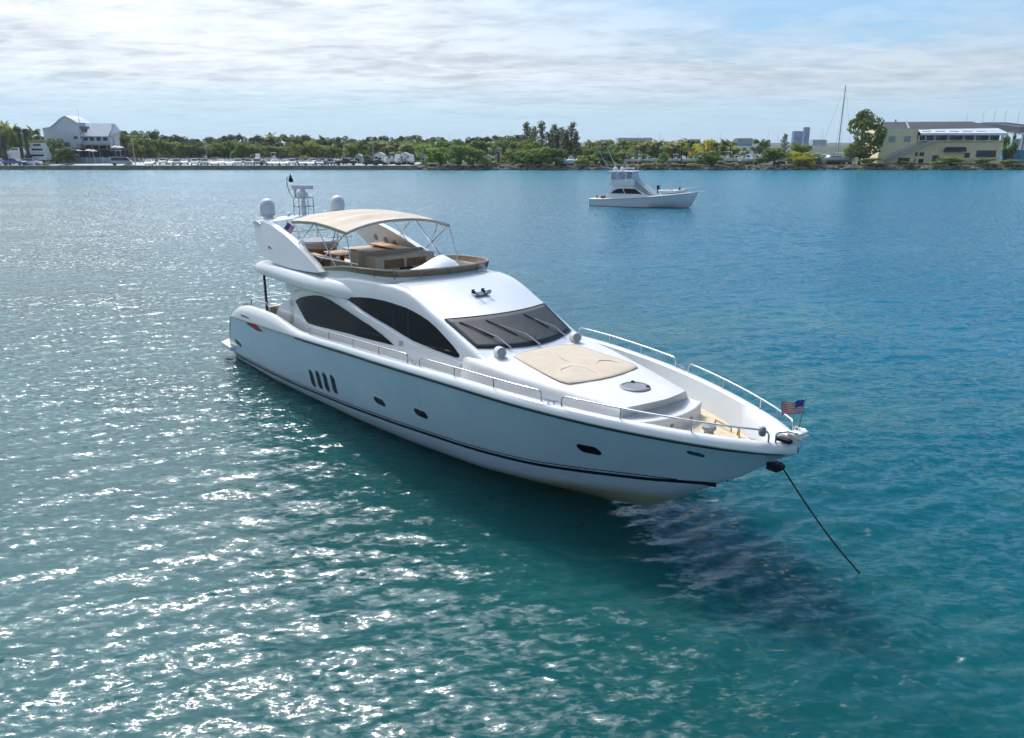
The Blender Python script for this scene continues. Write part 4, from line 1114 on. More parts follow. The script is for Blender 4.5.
def ke(X): return ip(X, [0, 8, 14, 18, 21, 25], [.55, .55, .65, .85, 1, 1])
def hully(X, z):
    t = min(1, max(0, (z - zc(X)) / max(zr(X) - zc(X), 1e-3)))
    return yc(X) + (hb(X) - yc(X)) * t ** ke(X)
def zt(X):
    if X >= 8.9: return zr(X) + .2
    return ip(X, [.95, 1.05, 1.2, 1.4, 1.85, 2.25, 2.62, 3.15, 3.8, 5.2, 6.4, 7.4, 8.2, 8.9], [.6, .8, 1.05, 1.36, 1.92, 2.2, 2.43, 2.6, 2.69, 2.77, 2.8, 2.74, 2.68, 2.66])
def zdk(X): return min(zr(X) - .38, 2.47) if X > 8 else ip(X, [0, 2.6, 6.2, 6.8, 8], [1.45, 1.45, 1.5, 1.9, 2.08])


def smooth_samples(f, xs):
    """soften the corners of a tabulated curve"""
    return lambda X: sum(f(X + d) * w for d, w in ((-.5, .15), (-.25, .2), (0, .3), (.25, .2), (.5, .15))) if 3 < X < 24 else f(X)


hb_s, zr_s, yc_s, zc_s = [smooth_samples(f, None) for f in (hb, zr, yc, zc)]
hb, zr, yc, zc = hb_s, zr_s, yc_s, zc_s


def build_hull():
    XS = [.95, 1.05, 1.2, 1.4, 1.6, 1.8, 2.0, 2.2, 2.4, 2.7, 3.0, 3.4] + list(np.arange(3.8, 20, .4)) + list(np.arange(20, 24.4, .25)) + [24.5, 24.7, 24.85, 25, 25.1, 25.18, 25.24, 25.27]
    rings = []
    for X in XS:
        top = zt(X); r0 = min(zr(X), top - .08)
        P = [(0, zk(X)), (yc(X) * .5, (zk(X) + zc(X)) / 2 - .02), (yc(X), zc(X))]
        for t in (.08, .2, .35, .5, .65, .8, .92, 1):
            z = zc(X) + (r0 - zc(X)) * t; P.append((hully(X, z), z))
        hy = hully(X, r0)
        hi = hy - .5 if False else max(hy - .28, 0)
        tall = top - r0
        tum = .10 * min(1, max(0, (tall - .2) / .5))
        P += [(hy + .03 * min(1, hy * 4), r0 + .03), (hy + .02 * min(1, hy * 4) - tum * .5, r0 + .03 + (tall - .09) * .6), (max(hy - .03 - tum, 0), top - .04), (max(hy - .10 - tum, 0), top), (max(hy - .19 - tum, 0), top), (max(hy - .25 - tum, 0), top - .04), (max(min(hi - tum, hully(X, min(zdk(X), top - .1)) - .07), 0), max(min(zdk(X), top - .1), min(top - .1, zk(X) + .12)))]
        rings.append([(X, -y, z) for y, z in reversed(P)] + [(X, y, z) for y, z in P[1:]])
    b = MB(); b.loft(rings, False)
    n = len(rings[0]); nt = 7                        # white bulwark above the rub strip
    for q in range(len(b.f)):
        k = q % (n - 1)
        if k < nt or k >= n - 1 - nt: b.m[q] = 1
    b.f.append(tuple(range(n))); b.m.append(0)
    h = b.build('hull', [M['hull_reflect_tint'], M['gel']], yacht, 38)
    return h


hull = build_hull()


def clip_patch(poly, surf, off, thick, name, m, parent, step=.35, smooth=None, both=True):
    """an outline in (X, z) laid on a side surface y = surf(X, z) of the boat, off proud of it, thick through; on both sides"""
    for s in ((-1, 1) if both else (-1,)):
        bm = bmesh.new()
        vs_ = [bm.verts.new((x_, 0, z_)) for x_, z_ in poly]
        f_ = bm.faces.new(vs_)
        bmesh.ops.triangulate(bm, faces=[f_])
        xs = [p[0] for p in poly]; zs_ = [p[1] for p in poly]
        for ax, lo, hi in ((0, min(xs), max(xs)), (2, min(zs_), max(zs_))):
            st = step if ax == 0 else step * .7
            c = lo + st
            while c < hi:
                co = [0, 0, 0]; co[ax] = c; no = [0, 0, 0]; no[ax] = 1
                bmesh.ops.bisect_plane(bm, geom=bm.verts[:] + bm.edges[:] + bm.faces[:], plane_co=co, plane_no=no)
                c += st
        r_ = bmesh.ops.extrude_face_region(bm, geom=bm.faces[:])
        ext = {v for v in r_['geom'] if isinstance(v, bmesh.types.BMVert)}
        for v in bm.verts:
            v.co.y = s * (surf(v.co.x, v.co.z) + (off if v in ext else off - thick))
        bmesh.ops.recalc_face_normals(bm, faces=bm.faces)
        me = bpy.data.meshes.new(name); bm.to_mesh(me); bm.free()
        me.materials.append(m)
        if smooth:
            me.polygons.foreach_set('use_smooth', [True] * len(me.polygons)); me.set_sharp_from_angle(angle=R(smooth))
        o = bpy.data.objects.new(name, me); COL.objects.link(o); o.parent = parent
    return o


def strip(curve, surf, w, name, m, parent, off=.006):
    """a band of width w along (X, z) points lying on the side surface"""
    xs = np.linspace(curve[0][0], curve[-1][0], 70); zs_ = np.interp(xs, [c[0] for c in curve], [c[1] for c in curve])
    ks = np.ones(7) / 7; zp = np.concatenate([[zs_[0]] * 3, zs_, [zs_[-1]] * 3]); zs_ = np.convolve(zp, ks, 'valid')
    for s in (-1, 1):
        b = MB(); b.grid([[(x_, s * (surf(x_, z_ + dz) + off), z_ + dz) for x_, z_ in zip(xs, zs_)] for dz in np.linspace(0, w, 3)]); b.build(name, m, parent, 60)


SC = [(1.35, .17), (1.9, .20), (6.85, .34), (11, .54), (14.8, .75), (18.7, .90), (20.1, 1.06), (21.4, 1.27), (22.84, 1.50), (23.6, 1.66)]
strip(SC, hully, .10, 'hull_stripe', M['stripe'], hull)
strip([(x_, z_ + .145) for x_, z_ in SC[:-1]], hully, .028, 'hull_stripe', M['stripe'], hull)
strip([(x_, zr(x_) - .07) for x_ in np.linspace(8.6, 25.1, 40)], hully, .065, 'rub_strip', M['rub'], hull, .012)
strip([(x_, zr(x_) - .02) for x_ in np.linspace(2.2, 8.6, 20)], hully, .022, 'hull_seam', M['polegrey'], hull, .004)


def capsule(x0, z0, x1, z1, r, n=8):
    d = Vector((x1 - x0, z1 - z0)); L = d.length; d.normalize(); p = Vector((-d.y, d.x)); out = []
    a = math.atan2(d.y, d.x)
    for k in range(n + 1): t = a - math.pi / 2 + math.pi * k / n; out.append((x1 + r * math.cos(t), z1 + r * math.sin(t)))
    for k in range(n + 1): t = a + math.pi / 2 + math.pi * k / n; out.append((x0 + r * math.cos(t), z0 + r * math.sin(t)))
    return out


for xa, za, xb_, zb in [(9.2, 1.30, 9.1, .88), (9.74, 1.38, 9.62, .93), (10.25, 1.43, 10.13, .97), (10.80, 1.48, 10.69, 1.03)]:
    clip_patch(capsule(xa, za, xb_, zb, .14), hully, .012, .03, 'vent_rim', M['chrome'], hull)
    clip_patch(capsule(xa, za, xb_, zb, .105), hully, .018, .03, 'vent', M['black'], hull)
for xa, za, xb_, zb in [(13.33, 1.385, 13.65, 1.375), (15.37, 1.54, 15.68, 1.53), (20.95, 2.0, 21.28, 2.02), (1.98, .94, 2.4, .90)]:
    clip_patch(capsule(xa, za, xb_, zb, .125), hully, .010, .02, 'porthole_frame', M['chrome'], hull)
    clip_patch(capsule(xa, za, xb_, zb, .105), hully, .016, .02, 'porthole', M['glass'], hull)
clip_patch(capsule(23.52, 2.57, 23.70, 2.55, .06), hully, .012, .02, 'hawse_plate', M['chrome'], hull)
# emblem on the quarter: dark arrowhead with a red lower bar
clip_patch([(3.30, 2.30), (4.25, 2.34), (5.65, 2.04), (5.0, 1.96), (4.0, 2.02)], hully, .010, .012, 'quarter_emblem', M['stripe'], hull)
clip_patch([(4.05, 2.20), (4.5, 2.22), (5.48, 2.05), (4.95, 2.0)], hully, .014, .012, 'quarter_emblem', M['red'], hull)

# swim platform, transom
b = MB(); pl = [(-.12, -2.2), (-.06, -2.55), (.18, -2.82), (1.4, -2.86), (1.4, 2.86), (.18, 2.82), (-.06, 2.55), (-.12, 2.2)]
b.prism([(x_, y_, .42) for x_, y_ in pl], (0, 0, 0), (0, 0, .17)); b.build('swim_platform', M['gel'], yacht, bevel=.03)
b = MB(); b.prism([(x_ * .9 + .08, y_ * .96, .593) for x_, y_ in pl], (0, 0, 0), (0, 0, .012)); b.build('platform_teak', M['teak'], yacht)
b = MB(); b.prism([(.35, y_, z_) for y_, z_ in ((-2.3, .40), (-2.3, .2), (2.3, .2), (2.3, .40))], (0, 0, 0), (1.0, 0, 0)); b.build('platform_bracket', M['gel'], yacht)
b = MB(); b.grid([[(x_, y_, z_) for y_ in np.linspace(-2.62, 2.62, 9)] for x_, z_ in ((1.28, .5), (1.5, 1.0), (1.95, 1.75), (2.3, 2.1), (2.6, 2.15), (3.0, 2.12), (3.05, 1.45))]); b.build('transom', M['gel'], yacht, 40)
b = MB(); b.grid([[(x_, y_, 1.47) for y_ in (-2.62, 2.62)] for x_ in (2.9, 6.75)]); b.build('cockpit_sole', M['teak'], yacht)
b = MB()
for (c, s_) in [((3.4, 0, 1.72), (.75, 3.6, .5)), ((3.12, 0, 2.15), (.2, 3.6, .55)), ((3.7, -1.7, 1.72), (.9, .6, .5))]: b.box(c, s_)
b.build('cockpit_settee', M['vinyl'], yacht, bevel=.05)
b = MB(); b.box((4.7, .1, 2.18), (1.1, 1.9, .06)); b.box((4.7, .1, 1.8), (.15, .5, .7)); b.build('cockpit_table', M['tan'], yacht, bevel=.015)
b = MB(); b.box((5.2, -1.95, 2.1), (.9, .55, 1.3)); b.build('side_cabinet', M['brown'], yacht, bevel=.03)
b = MB(); b.tube([(4.22, -2.25, 2.2), (4.22, -2.25, 4.0)], .05, 10); b.build('overhang_post', M['darkmetal'], yacht, 50)
b = MB(); b.tube([(4.22, 2.25, 2.2), (4.22, 2.25, 4.0)], .05, 10); b.build('overhang_post', M['darkmetal'], yacht, 50)

# decks
XD = [4.5] + list(np.arange(6.2, 24.6, .4)) + [24.7, 24.95]
b = MB(); b.grid([[(X, s * max(min(hb(X) - .27, hully(X, zdk(X)) - .06), .01), zdk(X) - .004) for s in (-1, -.55, 0, .55, 1)] for X in XD if X > 6.2]); b.build('side_deck', M['nonskid'], yacht)
XW = np.linspace(21.4, 24.7, 14)
b = MB(); b.grid([[(X, s * max(min(hb(X) - .42, hully(X, zdk(X)) - .12), .01), zdk(X) + .012) for s in (-1, -.5, 0, .5, 1)] for X in XW]); b.build('foredeck_teak', M['teak'], yacht)


# deckhouse
def wd(X): return ip(X, [0, 3, 8, 12, 15, 17, 18], [2.3, 2.3, 2.45, 2.4, 2.15, 1.95, 1.8])
def sidey(X, z): return wd(X) - .15 * (z - 2.8)
def zsh(X): return ip(X, [5.5, 6.7, 6.75, 9.15, 10.9, 12.24, 13.26, 13.9, 14.3, 14.64, 15.26, 15.53], [3.2, 3.3, 4.1, 4.35, 4.6, 4.66, 4.67, 4.62, 4.53, 4.41, 4.15, 4.06])
def zroofc(X): return ip(X, [6.7, 8, 13.05, 13.15, 13.3, 14.9, 16.05, 17], [4.3, 4.46, 4.46, 4.85, 4.87, 4.42, 4.10, 3.85])
def zwind(X, u):
    d = (17.5 - .62 * u * u - X) / (1.45 - .07 * u * u)
    return 3.45 + .06 * u * u + d * (.65 - .10 * u * u)
def ztop(X, u):
    a = abs(u)
    if X < 13.1:
        hi = zsh(X)
        z = hi if a > .9 else (zroofc(X) if a < .86 else zroofc(X) + (hi - zroofc(X)) * (a - .86) / .04)
    else:
        zs_ = zsh(X) if X < 15.53 else 4.06 - .39 * (X - 15.53)
        z = zs_ + (zroofc(X) - zs_) * (1 - a ** 2.2)
    if X > 14.6: z = min(z, max(zwind(X, u), 3.30))
    return z


def build_house():
    XS = [6.72, 6.8, 7.2, 7.6] + list(np.arange(8, 13, .4)) + [13.04, 13.12, 13.3, 13.6, 13.9, 14.2, 14.5, 14.8, 15.1, 15.3, 15.5, 15.7, 15.9, 16.1, 16.3, 16.5, 16.7, 16.9, 17.1, 17.3, 17.5, 17.7]
    US = [1, .97, .93, .9, .86, .8, .65, .5, .35, .2, 0]
    rings = []
    for X in XS:
        ze = ztop(X, 1.0)
        P = [(sidey(X, 2.2) + .02, 2.0)]
        for t in (0, .3, .55, .75, .9): z = 2.3 + (ze - .10 - 2.3) * t; P.append((sidey(X, z), z))
        ys = sidey(X, ze)
        P.append((ys - .005, ze - .075)); 
        for u in US:
            z = ztop(X, u)
            if u == 1: P.append((ys - .03, z - .02))
            else: P.append((u * (ys - .03), z + (0.012 if u > .92 else 0)))
        rings.append([(X, -y, z) for y, z in P] + [(X, y, z) for y, z in reversed(P[:-1])])
    b = MB(); b.loft(rings, False); b.f.append(tuple(range(len(rings[0])))); b.m.append(0); b.f.append(tuple(range((len(rings) - 1) * len(rings[0]), len(rings) * len(rings[0])))); b.m.append(0)
    return b.build('deckhouse', M['gel'], yacht, 40)


house = build_house()
AFTW = [(7.19, 3.34), (7.6, 3.52), (8.19, 3.66), (8.7, 3.76), (9.24, 3.81), (9.9, 3.77), (10.86, 3.64), (11.7, 3.52), (12.43, 3.40), (13.1, 3.24), (13.71, 3.05), (13.5, 3.03), (11.31, 2.95), (9.8, 2.85), (8.44, 2.76), (8.25, 2.80)]
FWDW = [(10.93, 3.96), (10.98, 4.01), (11.2, 4.06), (11.8, 4.15), (12.44, 4.205), (13.1, 4.22), (13.67, 4.20), (14.1, 4.18), (14.46, 4.13), (14.8, 4.07), (15.14, 3.99), (15.5, 3.86), (15.88, 3.69), (16.32, 3.48), (16.58, 3.31), (16.57, 3.24), (16.46, 3.215), (15.68, 3.25), (14.59, 3.33), (14.1, 3.41), (13.63, 3.5), (12.52, 3.68), (11.56, 3.86)]
clip_patch(AFTW, sidey, .008, .02, 'saloon_window', M['glass'], house)
clip_patch(FWDW, sidey, .008, .02, 'saloon_window', M['glass'], house)
for x0, x1 in [(13.60, 13.66), (14.32, 14.40)]:
    clip_patch([(x0, 3.52 if x0 < 14 else 3.40), (x1, 3.51 if x0 < 14 else 3.39), (x1 - .12, 4.18 if x0 < 14 else 4.12), (x0 - .12, 4.18 if x0 < 14 else 4.12)], sidey, .011, .006, 'window_mullion', M['black'], house)
BAND = [(6.9, 3.62), (7.6, 3.80), (8.6, 3.92), (9.3, 3.93), (10.3, 3.84), (11.3, 3.70), (12.4, 3.52), (13.3, 3.30), (14.0, 3.06), (14.6, 2.86), (16.6, 2.92), (16.75, 3.14), (15.6, 3.17), (14.6, 3.24), (14.0, 3.34), (13.5, 3.44), (12.5, 3.61), (11.5, 3.80), (10.8, 3.93), (10.4, 4.05), (8.6, 4.08), (7.2, 3.95)]
clip_patch(BAND, sidey, .05, .06, 'side_arch', M['gel'], house, smooth=40)
clip_patch([(13.95, 3.22), (14.12, 3.26), (14.2, 3.22), (14.10, 3.18), (14.2, 3.13), (14.05, 3.09), (13.95, 3.13), (14.05, 3.17)], sidey, .058, .008, 'side_emblem', M['polegrey'], house)
# side wing aft of the house and saloon doors
clip_patch([(5.35, 1.9), (5.42, 2.37), (5.55, 2.72), (5.8, 2.95), (6.07, 3.09), (6.4, 3.22), (6.7, 3.3), (7.15, 3.36), (7.15, 2.0)], sidey, .0, .12, 'side_wing', M['gel'], house)
clip_patch([(6.0, 3.9), (6.2, 3.62), (6.8, 3.45), (7.2, 3.5), (7.2, 3.95)], sidey, -.05, .10, 'side_wing', M['gel'], house)
b = MB(); b.box((6.69, 0, 2.65), (.05, 3.4, 2.2)); b.build('saloon_door', M['glass'], house)
b = MB(); b.box((6.66, 0, 2.65), (.06, .08, 2.2)); b.box((6.66, -1.7, 2.65), (.06, .08, 2.25)); b.box((6.66, 1.7, 2.65), (.06, .08, 2.25)); b.build('door_frame', M['chrome'], house)
b = MB(); b.box((6.0, -2.52, 2.0), (.9, .5, .18)); b.box((6.5, -2.52, 2.12), (.5, .5, .2)); b.build('side_step', M['brown'], yacht, bevel=.02)
# windscreen
NU, NV = 25, 8
P = []
for j in range(NV + 1):
    v = .03 + .94 * j / NV; row = []
    for i in range(NU):
        u = -.905 + 1.81 * i / (NU - 1)
        xb_ = 17.5 - .62 * u * u; xt = 16.05 - .55 * u * u
        X = xb_ + (xt - xb_) * v
        row.append((X + .014, u * (sidey(X, 3.8) - .02), zwind(X, u) + .022))
    P.append(row)
b = MB(); b.grid(P); ws = b.build('windscreen', M['mesh_cover'], house, 60)
md = ws.modifiers.new('thick', 'SOLIDIFY'); md.thickness = .012; md.offset = 1
rim = [P[0][i] for i in range(NU)] + [P[j][-1] for j in range(1, NV + 1)] + [P[-1][i] for i in range(NU - 2, -1, -1)] + [P[j][0] for j in range(NV - 1, -1, -1)]
b = MB(); b.tube(rim, .022, 6, cap=False); b.build('windscreen_seal', M['black'], house, 60)


def wpt(u, v, up=.05):
    xb_ = 17.5 - .62 * u * u; xt = 16.05 - .55 * u * u; X = xb_ + (xt - xb_) * v
    return Vector((X, u * (sidey(X, 3.8) - .02), zwind(X, u) + .03 + up))


for u0, du in ((-.50, -.20), (.0, -.34), (.64, -.30)):
    w = MB(); w.tube([wpt(u0, -.04, .03), wpt(u0 + du * .3, .22, .10), wpt(u0 + du, .60, .06)], [.022, .018, .010], 6); w_ = w.build('wiper', M['polegrey'], house, 50)
    w = MB(); w.tube([wpt(u0 + du - .09, .80, .03), wpt(u0 + du, .58, .045), wpt(u0 + du + .13, .30, .03)], .015, 5); w.build('wiper_blade', M['black'], w_)
    for k_ in (-1, 1):
        w = MB(); w.tube([wpt(u0, .0, .04), wpt(u0 + du * .5 + k_ * .12, .10, .03), wpt(u0 + du * .8 + k_ * .35, .12 + .1 * k_, .02)], .012, 4) if k_ > 0 and abs(u0) < .1 else None
        if w.v: w.build('wiper_hose', M['black'], w_)
for s in (-1, 1):
    b = MB(); b.lathe((17.5, s * 1.30, 3.26), [(.10, 0), (.10, .14)], 14)
    c = Vector((17.5, s * 1.30, 3.48)); n_ = 14
    ax = Vector((.95, -.25, .10)).normalized(); e1 = ax.cross(Vector((0, 0, 1))).normalized(); e2 = e1.cross(ax)
    b.loft([[c + ax * d + (e1 * math.cos(2 * math.pi * k / n_) + e2 * math.sin(2 * math.pi * k / n_)) * r0 for k in range(n_)] for d, r0 in ((-.22, .04), (-.18, .10), (-.1, .14), (.05, .145), (.13, .135))], True, True)
    o = b.build('searchlight', M['domewhite'], yacht, 40)
    b = MB(); b.loft([[c + ax * d + (e1 * math.cos(2 * math.pi * k / n_) + e2 * math.sin(2 * math.pi * k / n_)) * r0 for k in range(n_)] for d, r0 in ((.132, .12), (.145, .10))], True, True); b.build('lens', M['greycover'], o)
# horns on the roof
o = None
b = MB(); b.box((14.9, 0, 4.46), (.2, .5, .05)); o = b.build('horn_base', M['chrome'], house)
for dy, L in ((-.18, .30), (.16, .22)):
    b = MB(); b.tube([(14.75, dy, 4.55), (14.9, dy, 4.55), (14.9 + L * .6, dy, 4.54), (14.9 + L, dy, 4.53)], [.022, .018, .026, .065], 10); b.build('horn', M['chrome'], o, 50)
    b = MB(); b.box((14.8, dy, 4.53), (.08, .09, .10)); b.build('horn_motor', M['black'], o)

# foredeck trunk with seat steps
def trunk_half(X): return ip(X, [16.7, 17.0, 17.5, 18.8, 20.3, 21.6, 22.4], [1.86, 1.95, 1.96, 1.76, 1.42, 1.08, .9])
def trunk_z(X): return ip(X, [16.5, 17.5, 20.0, 21.3, 21.8, 22.4], [3.42, 3.38, 3.22, 3.12, 3.08, 3.0])
def build_trunk():
    rings = []
    for X in [16.72, 16.85] + list(np.arange(17.0, 21.5, .3)) + [21.6]:
        h_ = trunk_half(X); z = trunk_z(X); zd_ = zdk(X) - .03
        P = [(min(h_ + .22, hb(X) - .34), zd_), (h_ + .06, z - .20), (h_ + .02, z - .13), (h_ - .04, z - .085), (h_ - .15, z - .06), (h_ * .5, z - .01), (0, z)]
        rings.append([(X + .33 * (1 - min(1, y / max(h_, .1)) ** 2) * max(0, (X - 20.5) / 1.1), -y, z_) for y, z_ in P] + [(X + .33 * (1 - min(1, y / max(h_, .1)) ** 2) * max(0, (X - 20.5) / 1.1), y, z_) for y, z_ in reversed(P[:-1])])
    b = MB(); b.loft(rings, False)
    n = len(rings[0]); b.f.append(tuple(range((len(rings) - 1) * n, len(rings) * n))); b.m.append(0); b.f.append(tuple(range(n))); b.m.append(0)
    return b.build('coachroof', M['nonskid'], yacht, 35)


trunk = build_trunk()
def arc_front(X0, half, bulge, z0, z1, name, back=21.3, inset=.0, m='nonskid'):
    ys = np.linspace(-half, half, 21)
    out = [(X0 + bulge * (1 - (y / half) ** 2), y) for y in ys] + [(back, half), (back, -half)]
    b = MB(); b.prism([(x_, y_, z0) for x_, y_ in out], (0, 0, 0), (0, 0, z1 - z0)); return b.build(name, M[m], yacht, 40, bevel=.035)
arc_front(21.98, 1.22, .34, 2.40, 2.80, 'bow_seat')
arc_front(22.02, 1.235, .345, 2.44, 2.50, 'seat_plinth', back=21.4)
for y in (-.75, -.2, .5):
    X = 21.98 + .34 * (1 - (y / 1.22) ** 2)
    b = MB(); b.loft([[(X + d, y + .05 * math.cos(k * .7854), 2.62 + .05 * math.sin(k * .7854)) for k in range(8)] for d in (-.02, .014)], True, True); b.build('courtesy_light', M['hatch'], yacht)
# sunpad
PADP = [(17.72, -1.02), (17.62, -.55), (17.60, 0), (17.62, .55), (17.72, 1.02), (18.3, 1.10), (19.1, 1.19), (19.75, 1.22), (19.97, 1.15), (20.10, .8), (20.19, .4), (20.22, 0), (20.19, -.4), (20.10, -.8), (19.97, -1.15), (19.75, -1.22), (19.1, -1.19), (18.3, -1.10)]
def build_pad():
    c = Vector((18.9, 0)); V = []; rings = []
    for k_, dz in ((1.0, -.03), (1.0, .012), (.99, .028), (.94, .038), (.7, .042), (.45, .042), (.2, .042)):
        ring = []
        for i in range(len(PADP) * 3):
            a = PADP[i // 3]; d = PADP[(i // 3 + 1) % len(PADP)]; t = (i % 3) / 3
            p = Vector((a[0] + (d[0] - a[0]) * t, a[1] + (d[1] - a[1]) * t)); q = c + (p - c) * k_
            ring.append((q.x, q.y, trunk_z(q.x) - .05 * (q.y / 1.4) ** 2 + dz + .008 * math.sin(q.x * 5 + q.y * 3) * (k_ < .95)))
        rings.append(ring)
    b = MB(); b.loft(rings, True, True); return b.build('sunpad', M['pad'], yacht, 50)
pad = build_pad()
b = MB(); rim_ = [(a[0] + (c[0] - a[0]) * t, a[1] + (c[1] - a[1]) * t) for a, c in zip(PADP, PADP[1:] + PADP[:1]) for t in (0, .5)]
b.tube([(x_, y_, trunk_z(x_) - .05 * (y_ / 1.4) ** 2 + .016) for x_, y_ in rim_ + rim_[:1]], .018, 6, cap=False); b.build('piping', M['vinyl'], pad, 60)
for pts in ([(19.55, -.95), (19.2, -.75), (19.15, -.35), (19.45, -.15), (19.9, -.2)], [(19.6, .95), (19.3, .8), (19.2, .55), (19.35, .3)], [(17.9, .1), (18.6, -.15), (19.1, -.2)]):
    b = MB(); b.tube([(x_, y_, trunk_z(x_) + .032 - .05 * (y_ / 1.4) ** 2) for x_, y_ in pts], [.012] + [.028] * (len(pts) - 2) + [.012], 8); b.build('pad_crease', M['pad'], pad, 60)
for i in range(6):
    y = -.5 + i * .2; b = MB(); b.box((17.48, y, 3.392), (.09, .10, .02)); b.build('pad_clip', M['hatch'], pad)
b = MB(); b.lathe((20.98, 0, trunk_z(20.98) - .005), [(.36, 0), (.36, .03), (.30, .045), (.29, .03), (.01, .035)], 28); h_ = b.build('deck_hatch', M['hatch'], trunk, 40)
for a in (.6, 2.5): b = MB(); b.box((20.98 + .3 * math.cos(a), .3 * math.sin(a), trunk_z(20.98) + .05), (.07, .05, .03)); b.build('hatch_latch', M['black'], h_)

# foredeck fittings
b = MB(); b.lathe((23.25, -.12, 2.48), [(.19, 0), (.19, .07), (.12, .11), (.10, .27), (.15, .32), (.15, .39), (.05, .42)], 16); b.build('windlass', M['hatch'], yacht, 40)
b = MB(); b.box((23.65, -.05, 2.52), (.5, .14, .07)); b.tube([(23.9, 0, 2.55), (24.5, 0, 2.72), (25.0, 0, 3.0)], .03, 6); b.build('chain_stopper', M['chrome'], yacht)
def cleat(x_, y_, z_, rz=0):
    b = MB(); c_, s_ = math.cos(rz), math.sin(rz)
    for d in (-.07, .07): b.tube([(x_ + d * c_, y_ + d * s_, z_), (x_ + d * c_, y_ + d * s_, z_ + .07)], .018, 6)
    b.tube([(x_ - .17 * c_, y_ - .17 * s_, z_ + .085), (x_, y_, z_ + .075), (x_ + .17 * c_, y_ + .17 * s_, z_ + .085)], .02, 6); b.build('cleat', M['chrome'], yacht, 50)
for s in (-1, 1):
    cleat(15.78, s * (hb(15.78) - .13), zt(15.78)); cleat(20.54, s * (hb(20.54) - .13), zt(20.54), s * -.4); cleat(23.9, s * .62, 2.49); cleat(18.95, s * (hb(18.95) - .36), zdk(18.95) + .01)
cleat(3.2, -2.72, 2.62); cleat(3.2, 2.72, 2.62)
b = MB(); b.tube([(22.6, .95, 2.5), (22.6, .95, 2.58), (23.15, .8, 2.58), (23.15, .8, 2.5)], .018, 6); b.tube([(23.35, .75, 2.49), (23.4, .72, 2.66), (23.5, .62, 2.49)], .02, 6); b.build('deck_handrail', M['tan'], yacht)
b = MB()
for i in range(7): b.tube([(2.5 + i * .16, -2.75 + .02 * i, zt(2.5 + i * .16) - .02), (2.5 + i * .16, -2.75 + .02 * i, zt(2.5 + i * .16) + .07)], .03, 6)
b.build('stern_fittings', M['chrome'], yacht)
b = MB(); b.tube([(3.6, -2.6, 2.66), (3.6, -2.6, 2.9), (5.2, -2.62, 3.0), (5.5, -2.62, 2.78)], .022, 6); b.tube([(3.4, 2.6, 2.66), (3.4, 2.6, 2.9), (5.2, 2.62, 3.0), (5.5, 2.62, 2.78)], .022, 6); b.tube([(2.7, -2.3, 2.15), (2.7, -2.3, 2.72), (2.7, 2.3, 2.72), (2.7, 2.3, 2.15)], .022, 6); b.build('stern_rail', M['chrome'], yacht)


def rail(xs_posts, s, z_off=.24, x0=None, x1=None, endr=.10):
    f = lambda X, dz: Vector((X, s * max(hb(X) - .13, .12), zt(X) + dz))
    a, c = xs_posts[0], xs_posts[-1]
    X = np.linspace(a + endr, c - endr, max(6, int((c - a) * 3)))
    pts = [f(a, -.01), f(a, z_off - .09), f(a + .03, z_off - .03)] + [f(x_, z_off) for x_ in X] + [f(c - .03, z_off - .03), f(c, z_off - .09), f(c, -.01)]
    b = MB(); b.tube(pts, .021, 7); r_ = b.build('guard_rail', M['chrome'], yacht, 60)
    for x_ in xs_posts[1:-1]: b = MB(); b.tube([f(x_, -.01), f(x_, z_off)], .019, 6); b.build('stanchion', M['chrome'], r_, 60)


for s in (-1, 1):
    rail([9.64, 11.04, 12.6, 14.07, 15.5], s); rail([16.06, 17.47, 18.85, 20.28], s); rail([20.81, 22.19, 23.6, 24.87], s)
    b = MB(); q = lambda X, z_: (X, s * max(hb(X) - .13, .08), z_)
    b.tube([q(24.97, 3.05), q(24.97, 3.22), q(25.0, 3.28), (25.12, s * .16, 3.30), (25.30, s * .14, 3.31)], .021, 7); b.build('bow_rail', M['chrome'], yacht, 60)
b = MB(); b.lathe((24.78, -.50, 3.28), [(.02, -.10), (.065, -.08), (.075, .0), (.06, .08), (.02, .10)], 10); b.build('fender_ball', M['hatch'], yacht, 60)
b = MB(); b.box((25.24, 0, 3.22), (.34, .26, .10)); b.box((25.30, 0, 3.29), (.16, .30, .06)); b.box((25.05, 0, 3.13), (.5, .2, .14)); b.build('bow_roller', M['gel'], yacht, bevel=.03)
b = MB(); b.box((25.08, -.2, 3.12), (.3, .12, .08)); b.build('bow_light', M['black'], yacht, bevel=.02)
b = MB(); b.box((24.80, 0, 2.44), (.26, .22, .18)); b.box((24.92, 0, 2.46), (.16, .16, .12)); b.build('stem_fitting', M['black'], yacht, bevel=.03)


